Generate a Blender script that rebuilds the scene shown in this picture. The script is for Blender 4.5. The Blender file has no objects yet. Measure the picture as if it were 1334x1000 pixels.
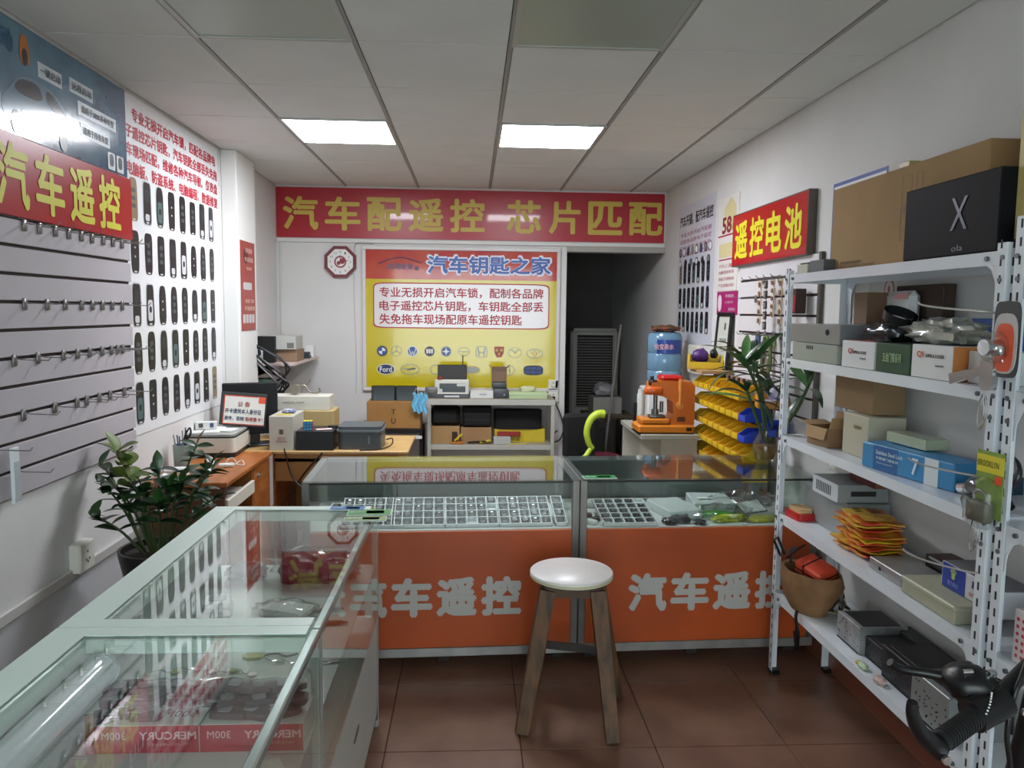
import bpy, math, random
from mathutils import Matrix, Vector, noise
random.seed(7)
C = bpy.context.scene.collection
PI = math.pi
# ------------------------------------------------------------------ camera
F, YAW, PITCH, ROLL, CAMH = 1007.0, .0524, .0935, .0116, 1.61
cy, sy, cp, sp = math.cos(YAW), math.sin(YAW), math.cos(PITCH), math.sin(PITCH)
fw = Vector((sy*cp, cy*cp, -sp)); rt = Vector((cy, -sy, 0)); up = rt.cross(fw)
r2 = math.cos(ROLL)*rt + math.sin(ROLL)*up; u2 = -math.sin(ROLL)*rt + math.cos(ROLL)*up
cam = bpy.data.cameras.new('camera'); cam.sensor_width = 36; cam.lens = 36*F/1334; cam.clip_start = .02
co = bpy.data.objects.new('camera', cam); C.objects.link(co)
co.matrix_world = Matrix(((r2.x, u2.x, -fw.x, 0), (r2.y, u2.y, -fw.y, 0), (r2.z, u2.z, -fw.z, CAMH), (0, 0, 0, 1)))
bpy.context.scene.camera = co
# ------------------------------------------------------------------ world, exposure
sc = bpy.context.scene
w = bpy.data.worlds.new('sky'); sc.world = w; w.use_nodes = True
bg = w.node_tree.nodes['Background']; bg.inputs[0].default_value = (.81, .96, 1, 1); bg.inputs[1].default_value = 2.0
vs = sc.view_settings; vs.view_transform = 'Standard'; vs.look = 'None'; vs.gamma = 1; vs.use_curve_mapping = False
vs.exposure = 1.3
sc.cycles.transparent_max_bounces = 20
sc.cycles.max_bounces = 8
LAMP = 15.0
# ------------------------------------------------------------------ materials
def lin(h):
    h = h.lstrip('#'); v = [int(h[i:i+2], 16)/255 for i in (0, 2, 4)]
    return tuple(c/12.92 if c <= .04045 else ((c+.055)/1.055)**2.4 for c in v) + (1,)
_m = {}
def M(hx, rough=.5, metal=0, var=0, vs_=8, bump=0, bs=60, stretch=None, hx2=None, spec=None, coat=0, alpha=1, emit=0, trans=0):
    key = (hx, rough, metal, var, vs_, bump, bs, stretch, hx2, spec, coat, alpha, emit, trans)
    if key in _m: return _m[key]
    m = bpy.data.materials.new('mat_%d' % len(_m)); m.use_nodes = True; nt = m.node_tree; b = nt.nodes['Principled BSDF']
    b.inputs['Base Color'].default_value = lin(hx); b.inputs['Roughness'].default_value = rough; b.inputs['Metallic'].default_value = metal
    if spec is not None: b.inputs['Specular IOR Level'].default_value = spec
    if coat: b.inputs['Coat Weight'].default_value = coat; b.inputs['Coat Roughness'].default_value = .05
    if alpha < 1: b.inputs['Alpha'].default_value = alpha
    if trans: b.inputs['Transmission Weight'].default_value = trans
    if emit: b.inputs['Emission Color'].default_value = lin(hx); b.inputs['Emission Strength'].default_value = emit
    if var or bump:
        tc = nt.nodes.new('ShaderNodeTexCoord'); mp = nt.nodes.new('ShaderNodeMapping'); nt.links.new(tc.outputs['Object'], mp.inputs[0])
        if stretch: mp.inputs['Scale'].default_value = stretch
    if var:
        n = nt.nodes.new('ShaderNodeTexNoise'); n.inputs['Scale'].default_value = vs_; n.inputs['Detail'].default_value = 5
        nt.links.new(mp.outputs[0], n.inputs['Vector'])
        cr = nt.nodes.new('ShaderNodeValToRGB'); cr.color_ramp.elements[0].position = .35; cr.color_ramp.elements[1].position = .65
        a = lin(hx); c2 = lin(hx2) if hx2 else tuple(x*(1-var) for x in a[:3])+(1,)
        cr.color_ramp.elements[0].color = c2; cr.color_ramp.elements[1].color = a
        nt.links.new(n.outputs['Fac'], cr.inputs[0]); nt.links.new(cr.outputs[0], b.inputs['Base Color'])
    if bump:
        n2 = nt.nodes.new('ShaderNodeTexNoise'); n2.inputs['Scale'].default_value = bs; n2.inputs['Detail'].default_value = 3
        nt.links.new(mp.outputs[0], n2.inputs['Vector'])
        bp = nt.nodes.new('ShaderNodeBump'); bp.inputs['Strength'].default_value = bump; bp.inputs['Distance'].default_value = .01
        nt.links.new(n2.outputs['Fac'], bp.inputs['Height']); nt.links.new(bp.outputs[0], b.inputs['Normal'])
    _m[key] = m; return m
def glass(name, tint=(.93, .97, .95), gl=1.0, rough=0.0):
    m = bpy.data.materials.new(name); m.use_nodes = True; nt = m.node_tree; nt.nodes.clear()
    o = nt.nodes.new('ShaderNodeOutputMaterial'); mx = nt.nodes.new('ShaderNodeMixShader'); fr = nt.nodes.new('ShaderNodeFresnel')
    t = nt.nodes.new('ShaderNodeBsdfTransparent'); g = nt.nodes.new('ShaderNodeBsdfGlossy')
    ge = nt.nodes.new('ShaderNodeNewGeometry'); mr = nt.nodes.new('ShaderNodeMapRange')   # the same reflectance from both faces of a pane
    mr.inputs['To Min'].default_value = 1.5; mr.inputs['To Max'].default_value = 1/1.5; nt.links.new(ge.outputs['Backfacing'], mr.inputs[0]); nt.links.new(mr.outputs[0], fr.inputs['IOR'])
    t.inputs[0].default_value = tint+(1,); g.inputs['Roughness'].default_value = rough; g.inputs['Color'].default_value = (gl, gl, gl, 1)
    nt.links.new(fr.outputs[0], mx.inputs[0]); nt.links.new(t.outputs[0], mx.inputs[1]); nt.links.new(g.outputs[0], mx.inputs[2]); nt.links.new(mx.outputs[0], o.inputs[0])
    return m
GLASS = glass('clear_glass', (.95, .975, .96)); PLASTIC = glass('clear_film', (.9, .92, .92), 1, .12)
# shared materials
MW = M('#dcdad8', .9, var=.06, vs_=2.5, bump=.08, bs=40)
WHITE = M('#e6e6e4', .45); OFFW = M('#d9d7cd', .5, var=.08, vs_=6); BLACK = M('#121214', .35); MBLACK = M('#0c0c0d', .8)
ALU = M('#b9bec0', .3, .85, var=.12, vs_=30); STEEL = M('#8d8a86', .35, .8, var=.2, vs_=25, stretch=(1, 1, .08)); CHROME = M('#d8d8d8', .15, 1)
MINT = M('#e2f3ea', .35, coat=.2); EDGE = M('#7fae9d', .2, coat=.5); DARKEDGE = M('#16211e', .3)
ORANGE = M('#bd5220', .42, var=.14, vs_=3, hx2='#a8481c'); RED = M('#b5141f', .32, coat=.15); YEL = M('#e6d83a', .5)
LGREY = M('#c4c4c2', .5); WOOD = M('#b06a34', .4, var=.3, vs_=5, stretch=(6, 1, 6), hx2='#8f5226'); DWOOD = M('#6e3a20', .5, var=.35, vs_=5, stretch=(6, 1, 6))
PALEW = M('#c9a66f', .4, var=.2, vs_=4, stretch=(1, 8, 1), hx2='#b8935c')
CARD = M('#a5845a', .85, var=.12, vs_=5, bump=.05); DCARD = M('#6d5238', .9, var=.2, vs_=4)
RACKM = M('#dfe4ea', .3, 0, var=.05, vs_=6, coat=.3)
SILV = M('#a9aaa8', .35, .6, var=.15, vs_=12)
# ------------------------------------------------------------------ mesh builder
_tc = {}
def text_geo(s, bold):
    k = s; bold = 0
    if k not in _tc:
        c = bpy.data.curves.new('t', 'FONT'); c.body = s; c.size = 1; c.offset = bold; c.resolution_u = 2
        o = bpy.data.objects.new('t', c); C.objects.link(o)
        dg = bpy.context.evaluated_depsgraph_get(); me = bpy.data.meshes.new_from_object(o.evaluated_get(dg), depsgraph=dg)
        v = [x.co.copy() for x in me.vertices]; f = [tuple(p.vertices) for p in me.polygons]
        bpy.data.objects.remove(o); bpy.data.curves.remove(c); bpy.data.meshes.remove(me)
        _tc[k] = (v, f)
    return _tc[k]
def TR(x=0, y=0, z=0, rx=0, ry=0, rz=0):
    return Matrix.Translation((x, y, z)) @ Matrix.Rotation(rz, 4, 'Z') @ Matrix.Rotation(ry, 4, 'Y') @ Matrix.Rotation(rx, 4, 'X')
def FR(x, y, z, tilt=0):      # picture plane looking towards -y: local X right, Y up
    return Matrix.Translation((x, y, z)) @ Matrix.Rotation(tilt, 4, 'Y') @ Matrix.Rotation(PI/2, 4, 'X')
class MB:
    def __init__(s): s.v = []; s.f = []; s.k = []; s.sm = []; s.T = Matrix.Identity(4)
    def add(s, vs, fs, k=0, smooth=False):
        n = len(s.v); s.v += [s.T @ Vector(p) for p in vs]
        for f in fs: s.f.append(tuple(i+n for i in f)); s.k.append(k); s.sm.append(smooth)
        return s
    def box(s, x0, x1, y0, y1, z0, z1, k=0, b=0):
        if x0 > x1: x0, x1 = x1, x0
        if y0 > y1: y0, y1 = y1, y0
        if z0 > z1: z0, z1 = z1, z0
        b = min(b, (x1-x0)*.45, (y1-y0)*.45, (z1-z0)*.45)
        if b <= 0:
            return s.add([(x, y, z) for x in (x0, x1) for y in (y0, y1) for z in (z0, z1)],
                         [(0, 1, 3, 2), (4, 6, 7, 5), (0, 4, 5, 1), (2, 3, 7, 6), (0, 2, 6, 4), (1, 5, 7, 3)], k)
        vs = []; ix = {}
        for i, X in enumerate((x0, x1)):
            for j, Y in enumerate((y0, y1)):
                for l, Z in enumerate((z0, z1)):
                    dx, dy, dz = (b, -b)[i], (b, -b)[j], (b, -b)[l]
                    ix[i, j, l, 0] = len(vs); vs.append((X, Y+dy, Z+dz))
                    ix[i, j, l, 1] = len(vs); vs.append((X+dx, Y, Z+dz))
                    ix[i, j, l, 2] = len(vs); vs.append((X+dx, Y+dy, Z))
        fs = []
        for i in (0, 1):
            q = [ix[i, 0, 0, 0], ix[i, 0, 1, 0], ix[i, 1, 1, 0], ix[i, 1, 0, 0]]; fs.append(q if i == 0 else q[::-1])
            q = [ix[0, i, 0, 1], ix[1, i, 0, 1], ix[1, i, 1, 1], ix[0, i, 1, 1]]; fs.append(q if i == 0 else q[::-1])
            q = [ix[0, 0, i, 2], ix[0, 1, i, 2], ix[1, 1, i, 2], ix[1, 0, i, 2]]; fs.append(q if i == 0 else q[::-1])
        for a in (0, 1):
            for c in (0, 1):
                fs.append([ix[a, c, 0, 0], ix[a, c, 1, 0], ix[a, c, 1, 1], ix[a, c, 0, 1]])
                fs.append([ix[a, 0, c, 0], ix[a, 1, c, 0], ix[a, 1, c, 2], ix[a, 0, c, 2]])
                fs.append([ix[0, a, c, 1], ix[1, a, c, 1], ix[1, a, c, 2], ix[0, a, c, 2]])
                for e in (0, 1): fs.append([ix[a, c, e, 0], ix[a, c, e, 1], ix[a, c, e, 2]])
        # orient outward
        cx = Vector(((x0+x1)/2, (y0+y1)/2, (z0+z1)/2)); out = []
        for f in fs:
            p = [Vector(vs[i]) for i in f]; nrm = (p[1]-p[0]).cross(p[2]-p[0]); ce = sum(p, Vector())/len(p)
            out.append(f if nrm.dot(ce-cx) > 0 else f[::-1])
        return s.add(vs, out, k)
    def cyl(s, p0, p1, r0, r1=None, n=16, k=0, caps=True):
        p0 = Vector(p0); p1 = Vector(p1); r1 = r0 if r1 is None else r1; d = (p1-p0).normalized()
        a = d.orthogonal().normalized(); b = d.cross(a); vs = []
        for p, r in ((p0, r0), (p1, r1)):
            for i in range(n): t = 2*PI*i/n; vs.append(p+a*r*math.cos(t)+b*r*math.sin(t))
        s.add(vs, [(i, (i+1) % n, n+(i+1) % n, n+i) for i in range(n)], k, True)
        if caps: s.add(vs[:n], [tuple(range(n))[::-1]], k); s.add(vs[n:], [tuple(range(n))], k)
        return s
    def tube(s, pts, r, n=6, k=0, sub=0):
        P = [Vector(p) for p in pts]
        if sub:
            Q = []
            for i in range(len(P)-1):
                a, b, c, d = P[max(i-1, 0)], P[i], P[i+1], P[min(i+2, len(P)-1)]
                for j in range(sub):
                    t = j/sub; Q.append(.5*((2*b)+(c-a)*t+(2*a-5*b+4*c-d)*t*t+(3*b-a-3*c+d)*t**3))
            P = Q+[P[-1]]
        R = r if callable(r) else (lambda t: r)
        vs = []; a = (P[1]-P[0]).orthogonal().normalized()
        for i, p in enumerate(P):
            d = (P[min(i+1, len(P)-1)]-P[max(i-1, 0)]).normalized(); a = (a-d*a.dot(d)).normalized(); b = d.cross(a); rr = R(i/(len(P)-1))
            for j in range(n): t = 2*PI*j/n; vs.append(p+(a*math.cos(t)+b*math.sin(t))*rr)
        fs = [(i*n+j, i*n+(j+1) % n, (i+1)*n+(j+1) % n, (i+1)*n+j) for i in range(len(P)-1) for j in range(n)]
        fs += [tuple(range(n))[::-1], tuple(range((len(P)-1)*n, len(P)*n))]
        return s.add(vs, fs, k, True)
    def lathe(s, prof, n=24, k=0, c=(0, 0, 0), sx=1, sy_=1):
        vs = [(c[0]+r*math.cos(2*PI*j/n)*sx, c[1]+r*math.sin(2*PI*j/n)*sy_, c[2]+z) for r, z in prof for j in range(n)]
        fs = [(i*n+j, i*n+(j+1) % n, (i+1)*n+(j+1) % n, (i+1)*n+j) for i in range(len(prof)-1) for j in range(n)]
        fs += [tuple(range(n))[::-1], tuple(range((len(prof)-1)*n, len(prof)*n))]
        return s.add(vs, fs, k, True)
    def prism(s, poly, T, d=.001, k=0):   # polygon in XY of T, extruded to +Z by d
        n = len(poly); vs = [T @ Vector((x, y, 0)) for x, y in poly]+[T @ Vector((x, y, d)) for x, y in poly]
        ar = sum(poly[i][0]*poly[(i+1) % n][1]-poly[(i+1) % n][0]*poly[i][1] for i in range(n))
        fs = [tuple(range(n))[::-1], tuple(range(n, 2*n))]+[(i, (i+1) % n, n+(i+1) % n, n+i) for i in range(n)]
        if ar < 0: fs = [f[::-1] for f in fs]
        return s.add(vs, fs, k)
    def rbox(s, T, w_, h, d=.001, p=.25, k=0, n=20, taper=0):  # rounded flat shape centred on T
        poly = []
        for i in range(n):
            t = 2*PI*i/n; c, q = math.cos(t), math.sin(t)
            x = math.copysign(abs(c)**p, c)*w_/2; y = math.copysign(abs(q)**p, q)*h/2
            poly.append((x*(1-taper*(y/h)), y))
        return s.prism(poly, T, d, k)
    def text(s, st, T, w_, h=None, bold=.02, k=0, mirror=False):
        v, f = text_geo(st, bold)
        if not v: return s
        x0 = min(p.x for p in v); x1 = max(p.x for p in v); y0 = min(p.y for p in v); y1 = max(p.y for p in v)
        sx = w_/(x1-x0); sy_ = h/(y1-y0) if h else sx
        if mirror: sx = -sx
        sh = [(0, 0)] if bold < .012 else [(bold*math.cos(i*PI/3), bold*math.sin(i*PI/3)) for i in range(6)]
        for q, (ax, ay) in enumerate(sh): s.add([T @ Vector(((p.x+ax-(x0+x1)/2)*sx, (p.y+ay-(y0+y1)/2)*sy_, q*.00015)) for p in v], [q[::-1] for q in f] if mirror else f, k)
        return s
    def beam(s, p0, p1, w0, d0, w1=None, d1=None, k=0, upv=(0, 1, 0)):
        p0 = Vector(p0); p1 = Vector(p1); w1 = w1 or w0; d1 = d1 or d0; d = (p1-p0).normalized(); a = Vector(upv); a = (a-d*a.dot(d)).normalized(); b = d.cross(a)
        vs = []
        for p, ww, dd in ((p0, w0, d0), (p1, w1, d1)):
            for i, j in ((-1, -1), (1, -1), (1, 1), (-1, 1)): vs.append(p+b*ww/2*i+a*dd/2*j)
        return s.add(vs, [(0, 1, 2, 3), (4, 7, 6, 5), (0, 4, 5, 1), (1, 5, 6, 2), (2, 6, 7, 3), (3, 7, 4, 0)], k)
    def blob(s, c, size, seed=0, amp=.25, n=12, k=0, flat=True, p=1):
        vs = []; c = Vector(c)
        for i in range(n+1):
            th = PI*i/n
            for j in range(2*n):
                ph = PI*j/n; d = Vector((math.sin(th)*math.cos(ph), math.sin(th)*math.sin(ph), math.cos(th)))
                q = Vector([math.copysign(abs(e)**p, e) for e in d])
                r = 1+amp*noise.noise(d*3+Vector((seed*7.3, seed, 0)))+amp*.6*noise.noise(d*8+Vector((seed, 3, seed)))
                z = q.z*r*size[2]/2
                if flat: z = max(z, -size[2]*.42)
                vs.append(c+Vector((q.x*r*size[0]/2, q.y*r*size[1]/2, z)))
        m = 2*n
        return s.add(vs, [(i*m+j, (i+1)*m+j, (i+1)*m+(j+1) % m, i*m+(j+1) % m) for i in range(n) for j in range(m)], k, True)
    def mesh(s, name, mats):
        me = bpy.data.meshes.new(name); me.from_pydata([tuple(p) for p in s.v], [], s.f)
        for m in (mats if isinstance(mats, (list, tuple)) else [mats]): me.materials.append(m)
        me.polygons.foreach_set('material_index', s.k); me.polygons.foreach_set('use_smooth', s.sm)
        if any(s.sm): me.set_sharp_from_angle(angle=.8)
        me.update(); return me
    def build(s, name, mats, parent=None, loc=None, rz=0, mw=None):
        o = bpy.data.objects.new(name, s.mesh(name, mats)); C.objects.link(o)
        if parent: o.parent = parent
        if loc: o.location = loc
        if rz: o.rotation_euler.z = rz
        if mw is not None: o.matrix_local = mw
        return o
ORD = 'first second third fourth fifth sixth seventh eighth ninth tenth eleventh twelfth thirteenth fourteenth fifteenth sixteenth seventeenth eighteenth'.split()
def tag(o, label=None, cat=None, group=None, kind=None):
    for k, v in (('label', label), ('category', cat), ('group', group), ('kind', kind)):
        if v: o[k] = v
    return o
def thing(name, label, cat, loc=(0, 0, 0), rz=0, group=None):
    o = bpy.data.objects.new(name, None); C.objects.link(o); o.location = loc; o.rotation_euler = (0, 0, rz); o.empty_display_size = .1
    return tag(o, label, cat, group)
def single(mb, name, mats, label, cat, loc=(0, 0, 0), rz=0, group=None, rx=0, ry=0):
    o = mb.build(name, mats); o.location = loc; o.rotation_euler = (rx, ry, rz); return tag(o, label, cat, group)
def B(*a, **k): return MB().box(*a, **k)
def struct(name, mb, mats): return tag(mb.build(name, mats), kind='structure')
def inst(o, parent=None, mw=None, loc=None):
    c = o.copy(); C.objects.link(c)
    if parent: c.parent = parent
    if mw is not None: c.matrix_local = mw
    if loc: c.location = loc
    return c
# box-like thing: local origin base centre; texts: (face, str, u, v, w, h, mat, bold) with face 'f' front(-y) 't' top 'r' right(+x) 'l'
def face_T(face, u, v, sx, sy_, sz):
    if face == 'f': return FR(u, -sy_/2-.0008, v)
    if face == 't': return TR(u, v, sz+.0008)
    if face == 'r': return Matrix.Translation((sx/2+.0008, u, v)) @ Matrix.Rotation(PI/2, 4, 'Z') @ Matrix.Rotation(PI/2, 4, 'X')
    if face == 'l': return Matrix.Translation((-sx/2-.0008, u, v)) @ Matrix.Rotation(-PI/2, 4, 'Z') @ Matrix.Rotation(PI/2, 4, 'X')
def boxt(name, label, cat, loc, size, mat, rz=0, texts=(), patches=(), lid=None, group=None, b=.002, rx=0, ry=0, child=False):
    X, Y, Z = size
    if not (texts or patches or lid or child): return single(B(-X/2, X/2, -Y/2, Y/2, 0, Z, b=b), name, mat, label, cat, loc, rz, group, rx, ry)
    t = thing(name, label, cat, loc, rz, group); t.rotation_euler = (rx, ry, rz)
    B(-X/2, X/2, -Y/2, Y/2, 0, Z, b=b).build('body', mat, t)
    if lid:    # overlapping lid: (height, material)
        B(-X/2-.002, X/2+.002, -Y/2-.002, Y/2+.002, Z-lid[0], Z+.002, b=b).build('lid', lid[1], t)
    for i, (fc, u, v, pw, ph, m) in enumerate(patches):
        MB().prism([(-pw/2, -ph/2), (pw/2, -ph/2), (pw/2, ph/2), (-pw/2, ph/2)], face_T(fc, u, v, X, Y, Z), .0004).build('printed_panel', m, t)
    for x in texts:
        fc, st, u, v, tw, th, m = x[:7]; bd = x[7] if len(x) > 7 else .015; mi = x[8] if len(x) > 8 else False
        T = face_T(fc, u, v, X, Y, Z) @ Matrix.Translation((0, 0, .0012+(.002 if lid else 0)))
        MB().text(st, T, tw, th, bd, mirror=mi).build('lettering', m, t)
    return t
# ================================================================== SETTING
XL, XR, YB, YF, ZC = -1.63, 1.64, 6.6, -1.6, 2.63
struct('wall_left', B(XL-.12, XL, YF, 6.72, 0, 2.75), MW)
struct('wall_right', B(XR, XR+.12, YF, 9.1, 0, 2.75), MW)
struct('trim_1', B(XL, -1.53, 5.19, 5.62, 0, ZC, b=.006), M('#e4e3e0', .85, bump=.04))     # boxed-in column
wb = MB(); wb.box(XL-.12, .755, YB, YB+.12, 0, 2.75); wb.box(.755, XR, YB, YB+.12, 2.13, 2.75)
struct('wall_back', wb, MW)
struct('trim_2', B(.752, .80, YB-.012, YB+.13, 0, 2.155, b=.003), M('#d8d7d3', .5))
struct('trim_3', B(XL+.01, XR-.005, YB-.02, YB-.0, 2.165, 2.196, b=.003), M('#dcdbd8', .5))
struct('trim_4', B(.80, XR, YB-.015, YB+.125, 2.118, 2.165, b=.003), M('#a9a59c', .5))
wf = MB(); wf.box(XL-.12, -1.5, YF-.12, YF, 0, 2.75); wf.box(1.5, XR+.12, YF-.12, YF, 0, 2.75); wf.box(-1.5, 1.5, YF-.12, YF, 2.4, 2.75)
struct('wall_front', wf, MW)
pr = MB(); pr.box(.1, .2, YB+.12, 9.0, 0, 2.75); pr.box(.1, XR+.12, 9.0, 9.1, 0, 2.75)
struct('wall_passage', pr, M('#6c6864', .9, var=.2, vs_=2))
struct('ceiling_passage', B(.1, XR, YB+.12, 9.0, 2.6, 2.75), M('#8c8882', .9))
struct('floor_outside', B(-4, 4, -7, YF-.12, -.06, -.02), M('#8f8c86', .9, var=.2))
flo = struct('floor', B(XL-.12, XR+.12, YF-.12, 9.1, -.06, -.006), M('#2c1a14', .8))
TILE = M('#83604e', .33, var=.25, vs_=4, hx2='#6b4a3b', bump=.03, bs=20)
tb = B(-.2485, .2485, -.2485, .2485, -.008, 0, b=.0015).mesh('tile', TILE)
for i in range(8):
    for j in range(17):
        x = .192-.25-1.5+.5*i; y = 2.71-.25-4+.5*j
        x0, x1, y0 = max(x-.25, XL), min(x+.25, XR), max(y-.25, YF)
        if x1-x0 < .02: continue
        if x1-x0 > .49 and y0 == y-.25:
            t = bpy.data.objects.new('tile', tb); C.objects.link(t); t.parent = flo; t.location = (x, y, 0)
        else: B(x0+.0015, x1-.0015, y0+.0015, y+.2485, -.008, 0, b=.0015).build('tile', TILE, flo)
for sgn, nm, x in ((1, 'baseboard_left', XL), (-1, 'baseboard_right', XR)):
    struct(nm, B(x, x+sgn*.012, YF, 5.19 if sgn > 0 else 8.9, 0, .1, b=.003), M('#7d4a38', .4))
struct('trim_5', B(XL, XL+.004, YF, 3.82, .1, .5), M('#c9c9cb', .85, var=.1, vs_=2))        # lower paint band
# ceiling: backing, tiles, T bars, lights
cl = struct('ceiling', B(XL-.12, XR+.12, YF-.12, YB+.12, ZC+.02, 2.8), M('#34332f', .9))
CT = M('#e0e3e1', .85, var=.05, vs_=3, bump=.12, bs=18)
GX = [-1.05+.5955*k for k in range(-1, 6)]; GX[0] = XL; GX[-1] = XR
GY = [3.085-.612*8+.612*k for k in range(0, 14)]; GY[-1] = YB
lit = {(1, 4.309): 1, (3, 4.309): 1}
pan = {}
for i in range(6):
    for j in range(len(GY)-1):
        x0, x1, y0, y1 = GX[i], GX[i+1], GY[j], GY[j+1]
        if x1-x0 < .02: continue
        y0 = max(y0, YF)
        if y1-y0 < .05: continue
        on = i in (1, 3) and abs(y0-4.309) < .05
        off = i in (1, 3) and abs(y0-2.473) < .05
        if on or off:
            t = thing('ceiling_light', ('lit square ceiling panel light, %s' % ('left one of the two shining ones' if i == 1 else 'right one of the two shining ones, above the board edge')) if on else
                      ('unlit square ceiling panel light at the picture top, %s' % ('left of centre' if i == 1 else 'above the right lit panel')), 'light', ((x0+x1)/2, (y0+y1)/2, ZC-.004), 0, 'square ceiling panel lights')
            f = MB(); hx, hy = .294, .3
            for a in ((-hx, hx, -hy, -hy+.018), (-hx, hx, hy-.018, hy), (-hx, -hx+.018, -hy+.018, hy-.018), (hx-.018, hx, -hy+.018, hy-.018)): f.box(*a, -.004, .012)
            f.build('frame', M('#b4b6b2', .4), t)
            B(-hx+.018, hx-.018, -hy+.018, hy-.018, 0, .008).build('diffuser', M('#f4f8ff', .4, emit=LAMP) if on else M('#a9b2a6', .35), t)
            continue
        B(x0+.011, x1-.011, y0+.0045, y1-.0045, ZC-.001, ZC+.014, b=.002).build('tile', CT, cl)
for x in GX[1:-1]: B(x-.008, x+.008, YF, YB, ZC-.003, ZC+.006).build('grid_bar', M('#9a9b98', .5), cl)
# ================================================================== LEFT WALL
HP = PI/2
DARKK = [M('#17181b', .3), M('#22262a', .3), M('#2b3036', .35), M('#1b2434', .3)]
KM = [M('#1a1b1e', .4), M('#c9ccce', .3), M('#4d5358', .4), M('#2a2e33', .4), M('#4f6a6a', .4), M('#8b7a5c', .4)]
def key_print(mb, x, z, w_, h, seed, y=-.0032):
    R = random.Random(seed); st = seed % 5; T = FR(x, y, z)
    p = R.choice([.3, .4, .55]); tp = R.choice([0, .08, -.1, .15])
    if st in (1, 3): mb.rbox(T, w_*1.06, h*1.02, .0006, p, 1, 18, tp)
    T2 = FR(x, y-.0005, z); mb.rbox(T2, w_*.9, h*(.96), .0006, p, 0 if seed % 19 else 5, 18, tp)
    T3 = FR(x, y-.001, z)
    if st in (0, 2): 
        for q in range(3): mb.rbox(T3 @ TR(0, h*(.2-.17*q), 0), w_*.42, h*.1, .0005, .5, 2, 8)
    elif st == 1: mb.rbox(T3 @ TR(0, -h*.12, 0), w_*.6, h*.5, .0005, .4, 1 if seed % 2 else 4, 12); mb.rbox(T3 @ TR(0, -h*.1, .0005), w_*.3, h*.16, .0005, .9, 0, 10)
    elif st == 3: mb.rbox(T3 @ TR(0, h*.18, 0), w_*.62, h*.3, .0005, .5, 3, 12); mb.rbox(T3 @ TR(0, -h*.32, 0), w_*.5, h*.16, .0005, .5, 1, 10)
    else:
        for q in range(2): mb.rbox(T3 @ TR(0, h*(.1-.2*q), 0), w_*.16, h*.05, .0005, .9, 1, 8)
    mb.rbox(T3 @ TR(0, -h*.44, 0), w_*.35, h*.04, .0005, .5, 1, 8)
def poster(name, label, cat, loc, W, H, mat, rz=0, d=.003, group=None):
    t = thing(name, label, cat, loc, rz, group); B(-W/2, W/2, -d, 0, -H/2, H/2).build('sheet', mat, t); return t
GLOSSY = dict(rough=.12, coat=.6, bump=.35, bs=3)
# key poster on left wall
Wp, Hp = 1.40, 1.625
t = poster('key_poster', 'tall white poster of forty printed car keys with red slogan on left wall', 'poster', (XL+.001, 4.42, 1.80), Wp, Hp, M('#e9eaec', .35, coat=.2), HP)
for i, s in enumerate(['专业无损开启汽车锁，匹配各品牌电', '子遥控芯片钥匙，汽车钥匙全部丢失免拖', '车现场匹配，维修各种汽车导航、仪表盘', '电脑板、防盗系统、电脑编程、数据修复']):
    MB().text(s, FR(.05 if i == 0 else .03, -.004, .725-.085*i), 1.2 if i == 0 else 1.3, .063, .028).build('lettering', M('#c02238', .5), t)
kb = MB()
for r in range(5):
    z = (2.125, 1.875, 1.62, 1.385, 1.14)[r]-1.80
    for c in range(8):
        key_print(kb, 3.86+.158*c-4.42, z, .10 if c < 7 else .09, .215-.02*(c == 5), r*8+c*3+r)
kb.build('key_print', KM, t)
# blue poster
t = poster('blue_poster', 'glossy blue poster of a silver car above the red sign', 'poster', (XL+.003, 3.17, 2.415), 1.26, .40, M('#1d4a73', .16, var=.5, vs_=2.2, hx2='#4f86a0', coat=1, bump=.09, bs=6, spec=1), HP)
car = MB(); o = (-.06, -.075)
def cp_(poly, k, y=-.0035):
    for _ in range(2): poly = [q for a, b_ in zip(poly, poly[1:]+poly[:1]) for q in ((a[0]*.75+b_[0]*.25, a[1]*.75+b_[1]*.25), (a[0]*.25+b_[0]*.75, a[1]*.25+b_[1]*.75))]
    car.prism([(px*1.18+o[0], pz*.9+o[1]) for px, pz in poly], FR(0, y, 0), .0006, k)
cp_([(-.24, -.06), (-.235, .0), (-.2, .03), (-.16, .09), (-.08, .115), (.02, .11), (.09, .08), (.14, .02), (.17, .0), (.18, -.06), (.14, -.1), (-.2, -.1)], 0)
cp_([(-.18, .03), (-.15, .085), (-.09, .1), (-.03, .095), (-.01, .03)], 1, -.0042); cp_([(.01, .03), (.0, .095), (.04, .09), (.1, .04), (.12, .01)], 1, -.0042)
for wx in (-.2, .12): car.rbox(FR(wx+o[0], -.0048, -.078+o[1]), .06, .085, .0006, 1, 2, 24)
cp_([(-.15, -.02), (-.02, -.02), (-.04, -.06), (-.13, -.06)], 3, -.0042)
car.build('car_print', [M('#6f8ca2', .16, coat=1), M('#1c2833', .16, coat=1), M('#101215', .3, coat=.5), M('#4d6678', .2, coat=1)], t)
for (s, x, z, w_, sz) in (('一键启动', -.02, .075, .17, 0), ('远程启动', .22, .085, .19, 0), ('适用于2800多种车型', .355, .01, .34, 0), ('适用于所有车型', .33, -.075, .26, 0)):
    B(x-w_/2, x+w_/2, -.0045, -.0035, z-.028, z+.028).build('caption_plate', M('#c9d3d8', .3), t)
    MB().text(s, FR(x, -.0055, z), w_*.85, .03).build('lettering', M('#2a3440', .5), t)
MB().text('一键启动', FR(-.41, -.0042, .12), .3, .075, .03).build('lettering', M('#24527c', .4), t)
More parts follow.
